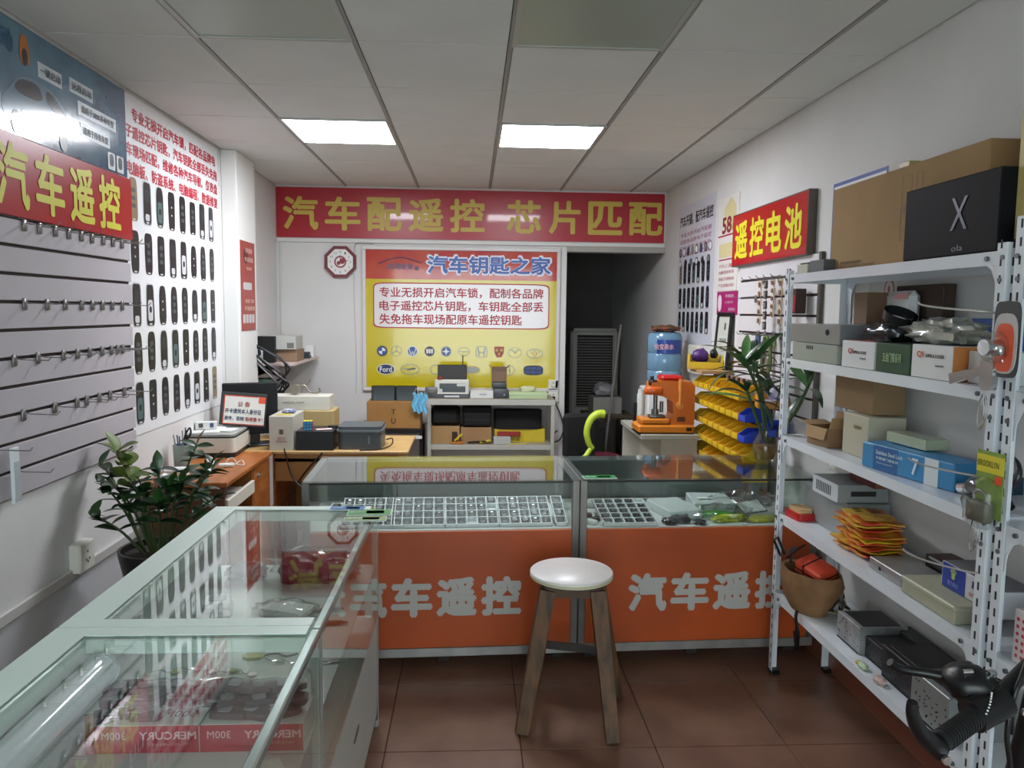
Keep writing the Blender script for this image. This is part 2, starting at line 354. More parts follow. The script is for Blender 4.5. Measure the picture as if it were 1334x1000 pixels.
fl = MB(); fl.rbox(FR(-.19, -.0045, .115), .06, .11, .0006, .8, 0, 14, .4); fl.rbox(FR(-.19, -.0052, .09), .035, .06, .0006, .9, 1); fl.build('flame_print', [M('#c9772c', .3), M('#2a2228', .3)], t)
bk = MB()
for q in range(2): bk.rbox(FR(.47+.085*q, -.0045, -.155), .07, .075, .0006, .2, 0); bk.rbox(FR(.47+.085*q, -.0052, -.15), .04, .055, .0006, .7, 1)
bk.build('accessory_print', [M('#dfe3e6', .3), M('#4a4f55', .3)], t)
# red sign left
t = poster('red_sign', 'red sign with big yellow characters above the lilac slat wall', 'sign', (XL+.022, 3.11, 2.062), 1.32, .28, M('#b3151f', .3, coat=.3), HP, d=.012)
for q, ch in enumerate('配汽车遥控'):
    MB().text(ch, FR(-.47+.242*q-.06, -.0135, .0), .19 if q != 2 else .19, .215, .03).build('lettering', M('#dcd63c', .45), t)
# slat wall (parts: one board each)
def slatwall(name, label, x, rz, y0, y1, z0, z1, n, mat):
    t = thing(name, label, 'slat wall', (x, (y0+y1)/2, z0), rz); W = y1-y0; H = z1-z0; p = H/n
    B(-W/2, W/2, -.006, 0, 0, H).build('backing', M('#3a2c28', .7), t)
    m = B(-W/2, W/2, -.018, -.006, .006, p-.006, b=.002).mesh('slat', mat)
    for i in range(n):
        o = bpy.data.objects.new('slat', m); C.objects.link(o); o.parent = t; o.location = (0, 0, i*p)
    return t
slatwall('slat_wall', 'lilac grey slatted display wall with metal hooks on left wall', XL+.002, HP, 2.2, 3.77, .93, 1.92, 10, M('#bfb9bf', .55, var=.06, vs_=3))
HK = M('#8f8d8c', .35, .8)
def hook(name='display_hook', L=.12):
    mb = MB(); mb.box(-.012, .012, -.008, .0, -.028, .014, b=.002); mb.tube([(0, -.008, 0), (0, -.03, -.004), (0, -L, -.006), (0, -L-.012, .008)], .0022, 5); return mb
hm = hook().mesh('display_hook', HK)
def hooks(pos, x, rz, label, group):
    for q, (y, z) in enumerate(pos):
        o = bpy.data.objects.new('display_hook', hm); C.objects.link(o); o.location = (x, y, z); o.rotation_euler.z = rz; tag(o, (ORD[q]+' '+label) if len(pos) > 1 else label, 'hook', group)
rowsL = [(1.905, [2.9, 3.0, 3.11, 3.21, 3.31, 3.40, 3.50, 3.59, 3.68], 'top row, lilac slat wall'),
         (1.64, [2.88, 3.03, 3.16, 3.29, 3.38, 3.47, 3.56, 3.66], 'second row, lilac slat wall'),
         (1.40, [2.80, 2.95, 3.13, 3.24, 3.34, 3.45, 3.54, 3.60, 3.65], 'third row, lilac slat wall'),
         (1.21, [2.84, 3.05, 3.22, 3.30, 3.41, 3.51, 3.65], 'fourth row, lilac slat wall')]
hp = [.93+.099*i for i in range(11)]
for z, ys, lb in rowsL:
    z = min(hp, key=lambda q: abs(q-z)); z = z if z < 1.915 else 1.905
    hooks([(y, z) for y in ys], XL+.0205, HP, 'silver hook from the near end in the ' + lb, 'hooks: ' + lb)
hooks([(2.66, .93+.099*2), (2.78, .93+.099)], XL+.0205, HP, 'of two stray hooks low at the near end of lilac slat wall', 'low near hooks on lilac slat wall')
single(MB().box(-.02, .02, -.012, 0, -.2, 0, b=.002).box(-.018, .018, -.014, -.012, -.19, -.05, 1), 'hang_pack', [M('#dfe4e6', .4), M('#b9c0c6', .4)], 'small white blister pack hanging at near end of lilac slat wall', 'package', (XL+.037, 2.74, 1.12), HP)
# sockets and trunking on left wall
struct('trim_6', B(XL, XL+.018, YF, 3.80, .50, .545, b=.004), M('#c9c7c3', .4))
def socket(loc, rz, label, sz=.086, d=.035):
    t = thing('wall_socket', label, 'socket', loc, rz); B(-sz/2, sz/2, -d, 0, -sz/2, sz/2, b=.006).build('box', M('#e0ddd2', .4), t)
    h = MB()
    for x, z in ((0, .02), (-.012, -.012), (.012, -.012), (0, -.022)): h.box(x-.004, x+.004, -d-.001, -d, z-.005, z+.005)
    h.build('vent', M('#4b463f', .6), t); return t
socket((XL+.001, 3.20, .585), HP, 'cream wall socket above the cable duct on left wall', .12, .05)
# column poster, right-hand things on left rear
t = poster('column_poster', 'narrow red poster on the side of the left column', 'poster', (-1.529, 5.40, 1.76), .33, .60, M('#a03a30', .4, coat=.2), HP)
for i, (s, z, w_, h) in enumerate([('手机维修', .24, .16, .035), ('专业配匙', .18, .2, .03), ('指纹锁', .12, .12, .022), ('智能门锁', -.10, .2, .025), ('开锁换锁', -.15, .24, .03)]):
    MB().text(s, FR(.02, -.004, z), w_, h).build('lettering', M('#dfb9a8', .5), t)
pm = MB()
pm.rbox(FR(-.05, -.0035, .2), .1, .1, .0006, .9, 0); pm.rbox(FR(-.02, -.0035, .0), .2, .05, .0006, .3, 1)
for q in range(4): pm.rbox(FR(-.11+.07*q, -.0035, -.22), .055, .06, .0006, .2, 1)
pm.build('picture_print', [M('#5d1f1d', .4), M('#c8c4c4', .4)], t)
# ================================================================== BACK WALL
t = poster('shop_banner', 'long red banner with yellow characters across the back wall top', 'banner', (.0, YB-.003, 2.408), 3.25, .41, M('#ab1a2c', .3, coat=.35, bump=.15, bs=3), 0, d=.006)
for q, ch in enumerate('汽车配遥控 芯片匹配'):
    if ch == ' ': continue
    x = -1.425+.345*q if q < 5 else (.43+.345*(q-6))
    MB().text(ch, FR(x, -.0075, -.005), .275 if ch != '片' else .25, .262, .03).build('lettering', M('#c9b04a', .45), t)
# framed yellow board
Wb, Hb = 1.665, 1.215; bx, bz = -.088, 1.535
t = thing('framed_board', 'white framed glossy board, yellow with red header and car emblems', 'board', (bx, YB-.001, bz))
fm = MB()
for a in ((-Wb/2, Wb/2, Hb/2-.03, Hb/2), (-Wb/2, Wb/2, -Hb/2, -Hb/2+.03), (-Wb/2, -Wb/2+.03, -Hb/2+.03, Hb/2-.03), (Wb/2-.03, Wb/2, -Hb/2+.03, Hb/2-.03)): fm.box(a[0], a[1], -.03, 0, a[2], a[3], b=.004)
fm.build('frame', M('#d9d3d2', .35), t)
SH = dict(rough=.13, coat=.7, bump=.12, bs=6)
B(-Wb/2+.03, Wb/2-.03, -.012, 0, -Hb/2+.03, Hb/2-.03).build('yellow_sheet', M('#cdba1c', **SH), t)
B(-Wb/2+.03, Wb/2-.03, -.0128, -.012, .335, Hb/2-.03).build('red_header', M('#b3252c', rough=.13, coat=.7, bump=.12, bs=6, var=.3, vs_=4, hx2='#c04a2c'), t)
pn = MB(); pn.rbox(FR(0, -.012, .115), 1.49, .385, .001, .12, 0, 40); pn.rbox(FR(0, -.0135, .115), 1.47, .365, .001, .12, 1, 40)
pn.build('text_panel', [M('#b0232c', .3), M('#e4dcdc', rough=.15, coat=.6, bump=.12, bs=6)], t)
for i, (s, w_, x) in enumerate([('专业无损开启汽车锁，配制各品牌', 1.38, 0), ('电子遥控芯片钥匙，车钥匙全部丢', 1.38, 0), ('失免拖车现场配原车遥控钥匙', 1.2, -.09)]):
    MB().text(s, FR(x, -.0155, .225-.112*i), w_, .085, .018).build('lettering', M('#a8182c', .4), t)
MB().text('汽车钥匙之家', FR(.23, -.0140, .46), 1.05, .158, .075).build('lettering', M('#dfe2f2', .3), t)
MB().text('汽车钥匙之家', FR(.23, -.0150, .46), 1.03, .14, .03).build('lettering', M('#3c5aa6', .3), t)
hd = MB(); hd.tube([(-.70, -.0145, .46), (-.6, -.0145, .50), (-.5, -.0145, .515), (-.4, -.0145, .49), (-.34, -.0145, .47)], .004, 5, 0, 4)
hd.text('启同联安', FR(-.52, -.0145, .44), .22, .05, .02, 0); hd.rbox(FR(-.38, -.0135, .425), .035, .035, .001, .9, 0)
hd.build('logo', [M('#4a4a6a', .3)], t)
# emblems: own badge shapes, round or oval rings with simple marks
EM = [M('#8f8f8a', .3, .3), M('#2a4f8f', .3), M('#3a2a3c', .3), M('#9a2a24', .3), M('#e8e8e6', .3), M('#1b2a5a', .3), M('#b8a24a', .3)]
eb = MB()
def ring(x, z, w_, h, k1, k2=None, y=-.0125, th=.008):
    eb.rbox(FR(x, y, z), w_, h, .0008, 1, k1, 28)
    if k2 is not None: eb.rbox(FR(x, y-.0008, z), w_-2*th, h-2*th, .0008, 1, k2, 28)
def bar(x0, z0, x1, z1, wd, k, y=-.0145): eb.beam((x0, y, z0), (x1, y, z1), wd, .001, k=k, upv=(0, 1, 0))
Y0 = 8
EM.append(M('#cdba1c', **SH)); YK = 7
z = -.27; xs = [-.67, -.55, -.415, -.27, -.13, .02, .17, .32, .455, .625]
ring(xs[0], z, .09, .09, 2, 1); eb.prism([(0, 0), (.03, 0), (.021, .021), (0, .03)], FR(xs[0], -.0145, z), .0006, 4); eb.prism([(0, 0), (-.03, 0), (-.021, -.021), (0, -.03)], FR(xs[0], -.0145, z), .0006, 4)
ring(xs[1], z, .09, .09, 0, YK, th=.004)
for a in (90, 210, 330): bar(xs[1], z, xs[1]+.042*math.cos(math.radians(a)), z+.042*math.sin(math.radians(a)), .006, 0)
ring(xs[2], z, .092, .092, 4, 1)
for a, b_ in (((-.03, .03), (-.012, -.035)), ((-.012, -.035), (0, .0)), ((0, 0), (.012, -.035)), ((.012, -.035), (.03, .03))): bar(xs[2]+a[0], z+a[1], xs[2]+b_[0], z+b_[1], .007, 4)
ring(xs[3], z, .088, .088, 0, 2, th=.004)
for q in (-1, 0, 1): eb.prism([(-.008, .02), (.008, .02), (.008, -.012), (0, -.022), (-.008, -.012)], FR(xs[3]+q*.02, -.0145, z), .0006, 4)
ring(xs[4], z, .088, .088, 0, 1); eb.prism([(.035*(1 if i % 2 == 0 else .35)*math.sin(i*PI/4), .035*(1 if i % 2 == 0 else .35)*math.cos(i*PI/4)) for i in range(8)], FR(xs[4], -.0145, z), .0006, 4)
ring(xs[5], z, .1, .075, 0, YK, th=.006); bar(xs[5]-.04, z, xs[5]+.04, z, .008, 0)
eb.rbox(FR(xs[6], -.0125, z), .1, .095, .0008, .5, 0, 24); eb.rbox(FR(xs[6], -.0133, z), .088, .083, .0008, .5, YK, 24)
for q in (-1, 1): bar(xs[6]+q*.03, z+.035, xs[6]+q*.018, z-.035, .012, 0)
bar(xs[6]-.02, z-.005, xs[6]+.02, z-.005, .01, 0)
eb.prism([(-.042, .045), (.042, .045), (.038, -.01), (.02, -.045), (-.02, -.045), (-.038, -.01)], FR(xs[7], -.0125, z), .0008, 3)
for a in ((-.02, .015), (.02, .015), (0, -.018)): eb.rbox(FR(xs[7]+a[0], -.0135, z+a[1]), .022, .026, .0006, .7, 6)
ring(xs[8], z-.005, .115, .09, 0, YK, th=.004)
for a, b_ in (((-.05, .02), (-.018, .015)), ((-.018, .015), (0, -.01)), ((0, -.01), (.018, .015)), ((.018, .015), (.05, .02))): bar(xs[8]+a[0], z+a[1], xs[8]+b_[0], z+b_[1], .008, 0)
ring(xs[9], z-.012, .14, .085, 0, YK, th=.005); ring(xs[9], z+.005, .08, .035, 0, YK, y=-.0135, th=.004); ring(xs[9], z-.015, .03, .055, 3, YK, y=-.015, th=.004)
z2 = -.425
ring(-.64, z2, .15, .09, 4, 5, th=.005); eb.text('Ford', FR(-.64, -.0145, z2), .1, .045, .02, 4)
ring(-.435, z2, .16, .09, 0, YK, th=.007); bar(-.5, z2+.005, -.39, z2+.005, .008, 0); bar(-.46, z2-.005, -.39, z2+.01, .014, 0)
ring(-.22, z2, .09, .085, 0, YK, th=.006); ring(.08, z2, .16, .07, 6, 0, th=.01)
ring(.39, z2, .13, .09, 0, YK, th=.005); eb.text('H', FR(.39, -.0145, z2), .055, .05, .01, 0)
eb.rbox(FR(.615, -.0125, z2), .17, .085, .0008, .6, 2, 24)
for q in (-1, 0, 1):
    for r in (-1, 1): eb.rbox(FR(.615+q*.05, -.0135, z2+r*.017), .042, .022, .0006, .3, 1, 12)
eb.build('emblem_print', EM, t)
# octagonal clock
t = thing('wall_clock', 'octagonal dark red wall clock with white dial beside the board', 'clock', (-1.10, YB-.001, 2.005))
def octo(r): return [(r/math.cos(PI/8)*math.cos(PI/8+i*PI/4), r/math.cos(PI/8)*math.sin(PI/8+i*PI/4)) for i in range(8)]
MB().prism(octo(.131), FR(0, 0, 0), .025).build('case', M('#6a1a24', .25, coat=.5), t)
MB().prism(octo(.104), FR(0, -.025, 0), .002).build('dial', M('#e8e6e4', .4), t)
nb = MB()
for i in range(12):
    a = PI/2-i*PI/6; nb.text(str(i or 12), FR(.083*math.cos(a), -.0278, .083*math.sin(a)), .012 if 0 < i < 10 else .02, .019, .01)
nb.build('lettering', M('#1c1a1a', .5), t)
cd = MB(); cd.rbox(FR(0, -.0275, 0), .1, .1, .0008, 1, 0, 28); cd.rbox(FR(.0, -.0285, 0), .075, .075, .0008, 1, 1, 28); cd.rbox(FR(.016, -.0295, .006), .042, .05, .0008, 1, 2, 20); cd.rbox(FR(-.014, -.0295, -.01), .03, .034, .0008, 1, 0, 20)
cd.build('centre_print', [M('#8c2a3a', .4), M('#e8e6e4', .4), M('#a81c28', .4)], t)
hh = MB(); hh.beam((0, -.031, 0), (.0, -.031, .055), .005, .002); hh.beam((0, -.033, 0), (.068, -.033, .012), .004, .002); hh.build('hands', BLACK, t)
# cable from the banner down to the shelf unit, pipe in corner
single(MB().tube([(-.985, YB-.008, 2.13), (-.99, YB-.008, 1.7), (-.975, YB-.008, 1.2), (-.98, YB-.008, .9)], .004, 6, 0, 4), 'wall_cable', M('#c9c9c6', .6), 'thin grey cable running down left of the framed board', 'cable')
single(MB().tube([(-.985, YB-.01, 2.13), (-.97, YB-.012, 2.158), (-.92, YB-.012, 2.162), (-.83, YB-.012, 2.158)], .003, 6, 0, 4), 'hanging_wire', M('#8f8f8c', .6), 'thin wire looping over top left of the framed board', 'wire')
single(MB().tube([(-1.595, YB-.01, 2.16), (-1.6, YB-.01, 1.3)], .007, 8), 'corner_conduit', M('#cfcdc8', .5), 'thin vertical conduit in the left rear corner', 'pipe')
socket((.70, YB-.001, .985), 0, 'white double wall socket right of the shelf unit, upper', .09, .03)
socket((.70, YB-.001, .885), 0, 'white wall socket right of the shelf unit, lower', .09, .03)
single(MB().tube([(.70, YB-.05, .86), (.76, YB-.06, .74), (.79, YB-.06, .62), (.76, YB-.06, .52), (.70, YB-.06, .5), (.68, YB-.07, .55), (.74, YB-.07, .6)], .006, 6, 0, 5).box(.685, .715, YB-.055, YB-.033, .86, .89, b=.004), 'power_cable', BLACK, 'black cable looping down beside the shelf unit at doorway', 'cable')
# ================================================================== RIGHT WALL
t = poster('key_poster', 'grey poster of emblems and three rows of keys on right wall', 'poster', (XR-.001, 5.69, 1.91), .93, 1.04, M('#cfd0da', .4, coat=.2), -HP)
MB().text('汽车开锁，配汽车遥控', FR(0, -.004, .405), .84, .085, .02).build('lettering', M('#2a2730', .5), t)
for i in range(4): MB().text(['专业无损开启汽车锁', '匹配各品牌电子遥控', '芯片钥匙全部丢失', '免拖车现场匹配'][i], FR(0, -.004, .30-.05*i), .78, .032, .01).build('lettering', M('#a5506e', .5), t)
kb = MB()
for r in range(3):
    for c in range(7): key_print(kb, -.36+.118*c, (.0, -.185, -.365)[r], .082, .165, r*7+c*2+r)
kb.build('key_print', KM, t)
eb = MB()
for r in range(2):
    for c in range(8 if r == 0 else 6):
        x = (-.39+.11*c) if r == 0 else (-.38+.145*c); ring(x, .155-.055*r*1.6+.015, .075, .07 if r == 0 else .06, (2, 0, 5, 1)[(c*3+r) % 4], (0, 4, 2)[(c+r) % 3], y=-.0035, th=.01)
eb.build('emblem_print', EM, t)
t = poster('price_poster', 'white poster with red fifty-eight between grey key poster and red sign', 'poster', (XR-.001, 4.955, 2.06), .40, .60, M('#e3e0da', .4, coat=.2), -HP)
MB().text('58', FR(-.02, -.004, .12), .17, .1, .03).build('lettering', M('#8c1c3c', .5), t)
MB().text('同城', FR(.12, -.004, .1), .08, .04).build('lettering', M('#b08a2c', .5), t)
ph = MB(); ph.prism([(-.07, 0), (.15, 0), (.15, .15), (.05, .21), (-.07, .15)], FR(.0, -.0035, .08), .0004, 0); ph.rbox(FR(0, -.0035, .055), .38, .01, .0006, .2, 1); ph.rbox(FR(0, -.0035, -.04), .32, .09, .0006, .2, 0); ph.rbox(FR(0, -.0035, -.1), .32, .008, .0006, .2, 1)
ph.build('picture_print', [M('#d9cd9a', .4), M('#a8203a', .4)], t)
for i in range(4): MB().text(['手机上门服务', '电脑维修安装', '智能开锁换锁', '汽车钥匙匹配'][i], FR(0, -.004, -.14-.042*i), .3, .022, .01).build('lettering', M('#b05a66', .5), t)
t = poster('pink_poster', 'small magenta poster under the price poster on right wall', 'poster', (XR-.001, 4.925, 1.68), .40, .15, M('#a81e6a', .4, coat=.2), -HP)
pp = MB(); pp.rbox(FR(-.14, -.0035, 0), .08, .11, .0006, .9, 0); pp.text('开锁服务', FR(.05, -.004, .045), .16, .022, .01, 0); pp.text('二十四小时', FR(.04, -.004, .005), .16, .018, .01, 0); pp.text('随叫随到', FR(.1, -.004, -.04), .12, .02, .01, 0); pp.build('lettering', M('#e6cfe0', .4), t)
t = thing('certificate_frame', 'black framed certificate leaning below the magenta poster', 'picture frame', (XR-.035, 4.90, 1.24), -HP); t.rotation_euler = (math.radians(-4), 0, -HP)
fm = MB()
for a in ((-.14, .14, .355, .38), (-.14, .14, 0, .025), (-.14, -.115, .025, .355), (.115, .14, .025, .355)): fm.box(a[0], a[1], -.018, 0, a[2], a[3], b=.003)
fm.build('frame', BLACK, t); B(-.115, .115, -.008, -.002, .025, .355).build('sheet', M('#cdd0c6', .3), t)
ce = MB(); ce.rbox(FR(.02, -.009, .29), .03, .05, .0006, .7, 0); ce.text('营业执照', FR(0, -.0095, .2), .13, .03, .01, 1); ce.text('注册登记证', FR(0, -.0095, .15), .15, .02, .005, 1); ce.build('lettering', [M('#6a4a3a', .5), M('#4a4a48', .5)], t)
# red sign right
t = poster('red_sign', 'red light box sign with four yellow characters on right wall', 'sign', (XR-.001, 4.20, 2.052), 1.06, .298, M('#b81218', .3, coat=.3), -HP, d=.045)
for q, ch in enumerate('遥控电池'):
    MB().text(ch, FR(-.375+.25*q, -.0465, -.005), .2, .21, .03).build('lettering', M('#e6dc2e', .45), t)
bd = MB(); bd.box(-.532, .532, -.043, 0, .15, .156); bd.box(-.532, .532, -.043, 0, -.156, -.15); bd.box(.53, .536, -.044, 0, -.156, .156); bd.box(-.536, -.53, -.044, 0, -.156, .156); bd.build('side_rim', M('#5d5148', .5), t)
slatwall('slat_wall', 'white slatted display wall hung with small packs on right wall', XR-.002, -HP, 3.58, 4.66, 1.005, 1.905, 9, M('#d6d2d4', .55, var=.04, vs_=3))
struct('trim_7', B(XR-.02, XR, 3.555, 3.578, 1.0, 1.905), M('#57504a', .5))
hooks([(4.25, 1.805), (4.13, 1.805), (4.03, 1.805), (3.93, 1.805), (3.83, 1.805)], XR-.0205, -HP, 'hook from the magenta poster, upper row, white slat wall', 'upper hooks on the white slat wall')
hooks([(4.36, 1.705)], XR-.0205, -HP, 'bare metal hook alone in second groove of white slat wall', None)
hooks([(4.30, 1.505), (4.2, 1.505), (4.08, 1.505), (3.98, 1.505), (3.86, 1.505)], XR-.0205, -HP, 'hook from the magenta poster, lower row, white slat wall', 'lower hooks on the white slat wall')
def strip(y, z, L, n, mats, label, rz=-HP, w_=.045):
    t = thing('hanging_strip', label, 'package', (XR-.09, y, z), rz); B(-.004, .004, -.002, 0, -L, 0).build('backing', M('#8b7d6e', .6), t)
    for i in range(n):
        h = L/n; MB().box(-w_/2, w_/2, -.008, -.002, -h*(i+1)+.008, -h*i-.004, b=.002).rbox(FR(0, -.008, -h*(i+.5)), w_*.6, h*.5, .004, .7, 1).build('blister', mats, t)
for i, (y, L) in enumerate([(4.11, .24), (4.03, .27), (3.93, .20), (3.83, .24)]):
    strip(y, 1.792, L, 5, [M('#c9b49a', .5), M('#7d5a48', .4)] if i != 1 else [M('#3d3a38', .4), M('#8b8986', .4)], ['strip of tan blister packs, first from the magenta poster side', 'dark strip of blister packs beside first tan strip', 'shorter strip of tan blister packs on white slat wall', 'tan blister strip partly behind the rack post'][i])
single(MB().box(-.03, .03, -.05, 0, -.12, 0, b=.003).box(-.02, .02, -.052, -.05, -.11, -.03, 1), 'small_pack', [M('#3a2420', .4), M('#a8242a', .4)], 'dark red small box hanging behind the rack on white slat wall', 'package', (XR-.04, 3.68, 1.735), -HP)
for i, (y, L, c1) in enumerate([(4.2, .12, '#3a4450'), (4.08, .2, '#4c5a3a'), (3.98, .19, '#59683f')]):
    mb = MB(); mb.box(-.03, .03, -.012, 0, -.05, 0, b=.002)
    for q in range(5): mb.rbox(FR(random.uniform(-.012, .012), -.012-.002*q, -.05-q*L/7), .03, L*.45, .008, .5, 1)
    single(mb, 'hanging_pack', [M('#7f9a5a' if i else '#4a5a78', .4), M(c1, .35)], ['small dark blue pack hanging in lower row of white slat wall', 'bulky bunch of green packs hanging in lower row of white slat wall', 'narrow green pack hanging beside the bulky green bunch'][i], 'package', (XR-.055, y, 1.495), -HP)
mb = MB(); mb.box(-.032, .032, -.004, 0, -.26, 0, b=.001)
for q in range(9):
    for r in (-1, 1): mb.rbox(FR(r*.014, -.004, -.05-.023*q), .018, .016, .003, .9, 1, 10)
single(mb, 'battery_card', [M('#5e6f9a', .4), M('#c9ccce', .3, .6)], 'blue card of round coin batteries beside the rack post', 'battery card', (XR-.075, 3.79, 1.492), -HP)
# blue outlined paper, notes behind the rack
t = poster('blue_edged_sheet', 'white paper sheet with blue border above the big carton', 'poster', (XR-.001, 3.27, 2.03), .46, .34, M('#dcdcda', .5), -HP, d=.002)
bb = MB()
for a in ((-.23, .23, .155, .17), (-.23, -.222, -.17, .155), (.222, .23, -.17, .155), (-.21, .21, .135, .139)): bb.box(a[0], a[1], -.0028, -.002, a[2], a[3])
bb.build('border_print', M('#2f4a9a', .5), t)
t = poster('notice_sheet', 'white printed sheet on the wall seen through the rack', 'poster', (XR-.001, 3.26, 1.63), .26, .36, M('#dcdcd4', .5), -HP, d=.002)
MB().text('服务热线', FR(0, -.003, -.13), .2, .02, .005).build('lettering', M('#8a8a80', .6), t)
t = poster('red_stamp_card', 'small white card with round red mark behind the rack', 'card', (XR-.001, 2.98, 1.70), .11, .12, M('#d9d3d0', .5), -HP, d=.002)
rs = MB(); rs.rbox(FR(0, -.0025, .015), .075, .075, .0005, 1, 0, 20); rs.rbox(FR(0, -.003, .015), .06, .06, .0005, 1, 1, 20); rs.rbox(FR(0, -.0035, .01), .015, .04, .0005, 1, 0, 12); rs.build('stamp_print', [M('#b0545a', .5), M('#d9d3d0', .5)], t)
# ================================================================== COUNTERS
AN = .042
OC = Vector((-.735, 3.345, 0)); RC = Matrix.Translation(OC) @ Matrix.Rotation(AN, 4, 'Z')
def WC(x, y, z): return tuple(RC @ Vector((x, y, z)))
def orange_counter(x0, W, label, texts):
    t = thing('display_counter', label, 'counter', WC(x0, 0, 0), AN); D = .58; H = .86; s = .032
    B(.0, W, .02, D-.02, .10, .63).build('cabinet', M('#d8d4cc', .6), t)
    pn = B(s, W-s, -.004, .018, .10, .632, b=.002).build('front_panel', ORANGE, t)
    for ch, cx in texts: MB().text(ch, FR(cx, -.0055, .335), .165, .165, .05).build('lettering', M('#b9b4ae', .55), pn)
    B(0, W, -.006, .02, .058, .098, b=.002).build('base_strip', M('#b5b2ad', .35, .6, var=.2, vs_=12), t)
    for a in (.05, W-.1, W/2-.02):
        for y in (.08, D-.13): B(a, a+.05, y, y+.05, 0, .058).build('foot', M('#2a2522', .7), t)
    for a in (0, W-s):
        B(a, a+s, -.004, .03, .098, H-.002, b=.002).build('corner_post', STEEL, t)
        B(a, a+s, D-.03, D, .098, H-.002, b=.002).build('corner_post', STEEL, t)
    for a in (0, W-s): B(a, a+s, .03, D-.03, H-.022, H-.002, b=.002).build('top_rail', ALU, t)
    B(s, W-s, D-.02, D, H-.022, H-.002, b=.002).build('top_rail', ALU, t)
    B(s, W-s, -.003, .008, H-.012, H-.004, b=.001).build('front_edge', M('#20241f', .3), t)
    B(.003, W-.003, -.002, D, H-.002, H+.004).build('top_glass', GLASS, t)
    B(s+.002, W-s-.002, .0, .005, .634, H-.012).build('front_glass', GLASS, t)
    B(.004, .009, .03, D-.03, .64, H-.022).build('side_glass', GLASS, t)
    B(W-.009, W-.004, .03, D-.03, .64, H-.022).build('side_glass', GLASS, t)
    B(.01, W-.01, .02, D-.02, .63, .636).build('display_shelf', M('#c8cbc9', .35), t)
    B(s, W-s, D-.03, D-.022, .64, H-.02).build('back_door', M('#5d6662', .2, coat=.5), t)
    return t
orange_counter(0, 1.225, 'orange fronted glass display counter full of key trays, left of the two', [('汽', .275), ('车', .475), ('遥', .675), ('控', .875)])
orange_counter(1.228, 1.12, 'orange fronted glass display counter with bagged goods, right one behind the rack', [('汽', .32), ('车', .52), ('遥', .72), ('控', .92)])
# trays + keys
ZS = .6365
def tray_mesh(nx, ny, cw, cd, h=.018):
    mb = MB(); W, D = nx*cw, ny*cd
    mb.box(-W/2, W/2, -D/2, D/2, 0, .002)
    for i in range(nx+1): x = -W/2+i*cw; mb.box(x-.002, x+.002, -D/2-.002, D/2+.002, 0, h)
    for j in range(ny+1): y = -D/2+j*cd; mb.box(-W/2-.002, W/2+.002, y-.002, y+.002, 0, h-.001)
    return mb
TRM = M('#d3d7d9', .5)
def key_mb(v):
    mb = MB(); w_, l = .034, .044
    T = TR(0, 0, .003)
    mb.rbox(T, w_, l, .007, .45, 0, 14, [.12, -.12, 0, .2][v]); mb.rbox(TR(0, 0, .0098), w_*.82, l*.84, .0025, .5, 0, 14, [.12, -.12, 0, .2][v])
    if v in (0, 3): mb.rbox(TR(0, .012, .0122), .012, .007, .001, .6, 1 if v else 2, 10); mb.rbox(TR(0, -.008, .0122), .02, .014, .001, .4, 2, 10)
    elif v == 1: mb.rbox(TR(0, .006, .0122), .022, .024, .001, .5, 2, 10); mb.box(-.004, .004, .022, .026, .005, .009, 1)
    else:
        for q in (-1, 0, 1): mb.rbox(TR(0, q*.011, .0122), .012, .007, .001, .7, 2, 8)
    return mb
KMAT = [M('#0e0f11', .5, spec=.3), M('#b9bcbe', .3, .5), M('#303338', .4)]
kmesh = [key_mb(v).mesh('car_key', KMAT) for v in range(4)]
nk = 0
def place_tray(x, y, nx, ny, cw, cd, tilt, label, klabel, group, fill=1, z=ZS, name='key_tray'):
    global nk
    W, D = nx*cw, ny*cd
    T = RC @ TR(x, y, z+math.sin(tilt)*D/2+.001) @ Matrix.Rotation(tilt, 4, 'X')
    o = tray_mesh(nx, ny, cw, cd).build(name, TRM); o.matrix_world = T; tag(o, label, 'tray', 'compartment trays in the orange counters')
    for i in range(nx):
        for j in range(ny):
            if random.random() > fill: continue
            k = bpy.data.objects.new('car_key', kmesh[(i*3+j*5+nk) % 4 if random.random() > .5 else (i//2+j) % 4]); C.objects.link(k)
            k.matrix_world = T @ TR(-W/2+(i+.5)*cw, -D/2+(j+.5)*cd, .0035, rz=random.uniform(-.12, .12)) @ Matrix.Rotation(.12, 4, 'X')
            tag(k, klabel % (ORD[i], ORD[j]), 'key', group); nk += 1
TL = math.radians(20)
for q, (x, lb) in enumerate([(.275, 'leftmost tilted tray'), (.50, 'second tilted tray from the left'), (.745, 'third tilted tray from the left'), (.99, 'fourth tilted tray from the left')]):
    place_tray(x, .155, 5, 4, .0475, .054, TL, 'white tilted compartment tray of car keys, %s in tray counter' % lb.replace(' tilted tray', ' one'), 'black car key, %%s column and %%s row in the %s' % lb, 'car keys in the ' + lb, .97)
place_tray(1.153, .155, 1, 4, .05, .054, TL, 'narrow single column tray of car keys beside the counter corner post', 'black car key, %s column, %s row in narrow tray by corner post', 'car keys in narrow tray', .9)
for q, x in enumerate((.20, .45, .70, .95)):
    place_tray(x, .345, 5, 1, .0475, .05, TL, 'white single row compartment tray behind the tilted trays, %s' % ('leftmost', 'second from left', 'third from left', 'rightmost')[q], 'black car key, %%s cell %%s row, rear %s single row tray' % ('leftmost', 'left middle', 'right middle', 'rightmost')[q], 'car keys in rear single rows', .9, ZS+.005)
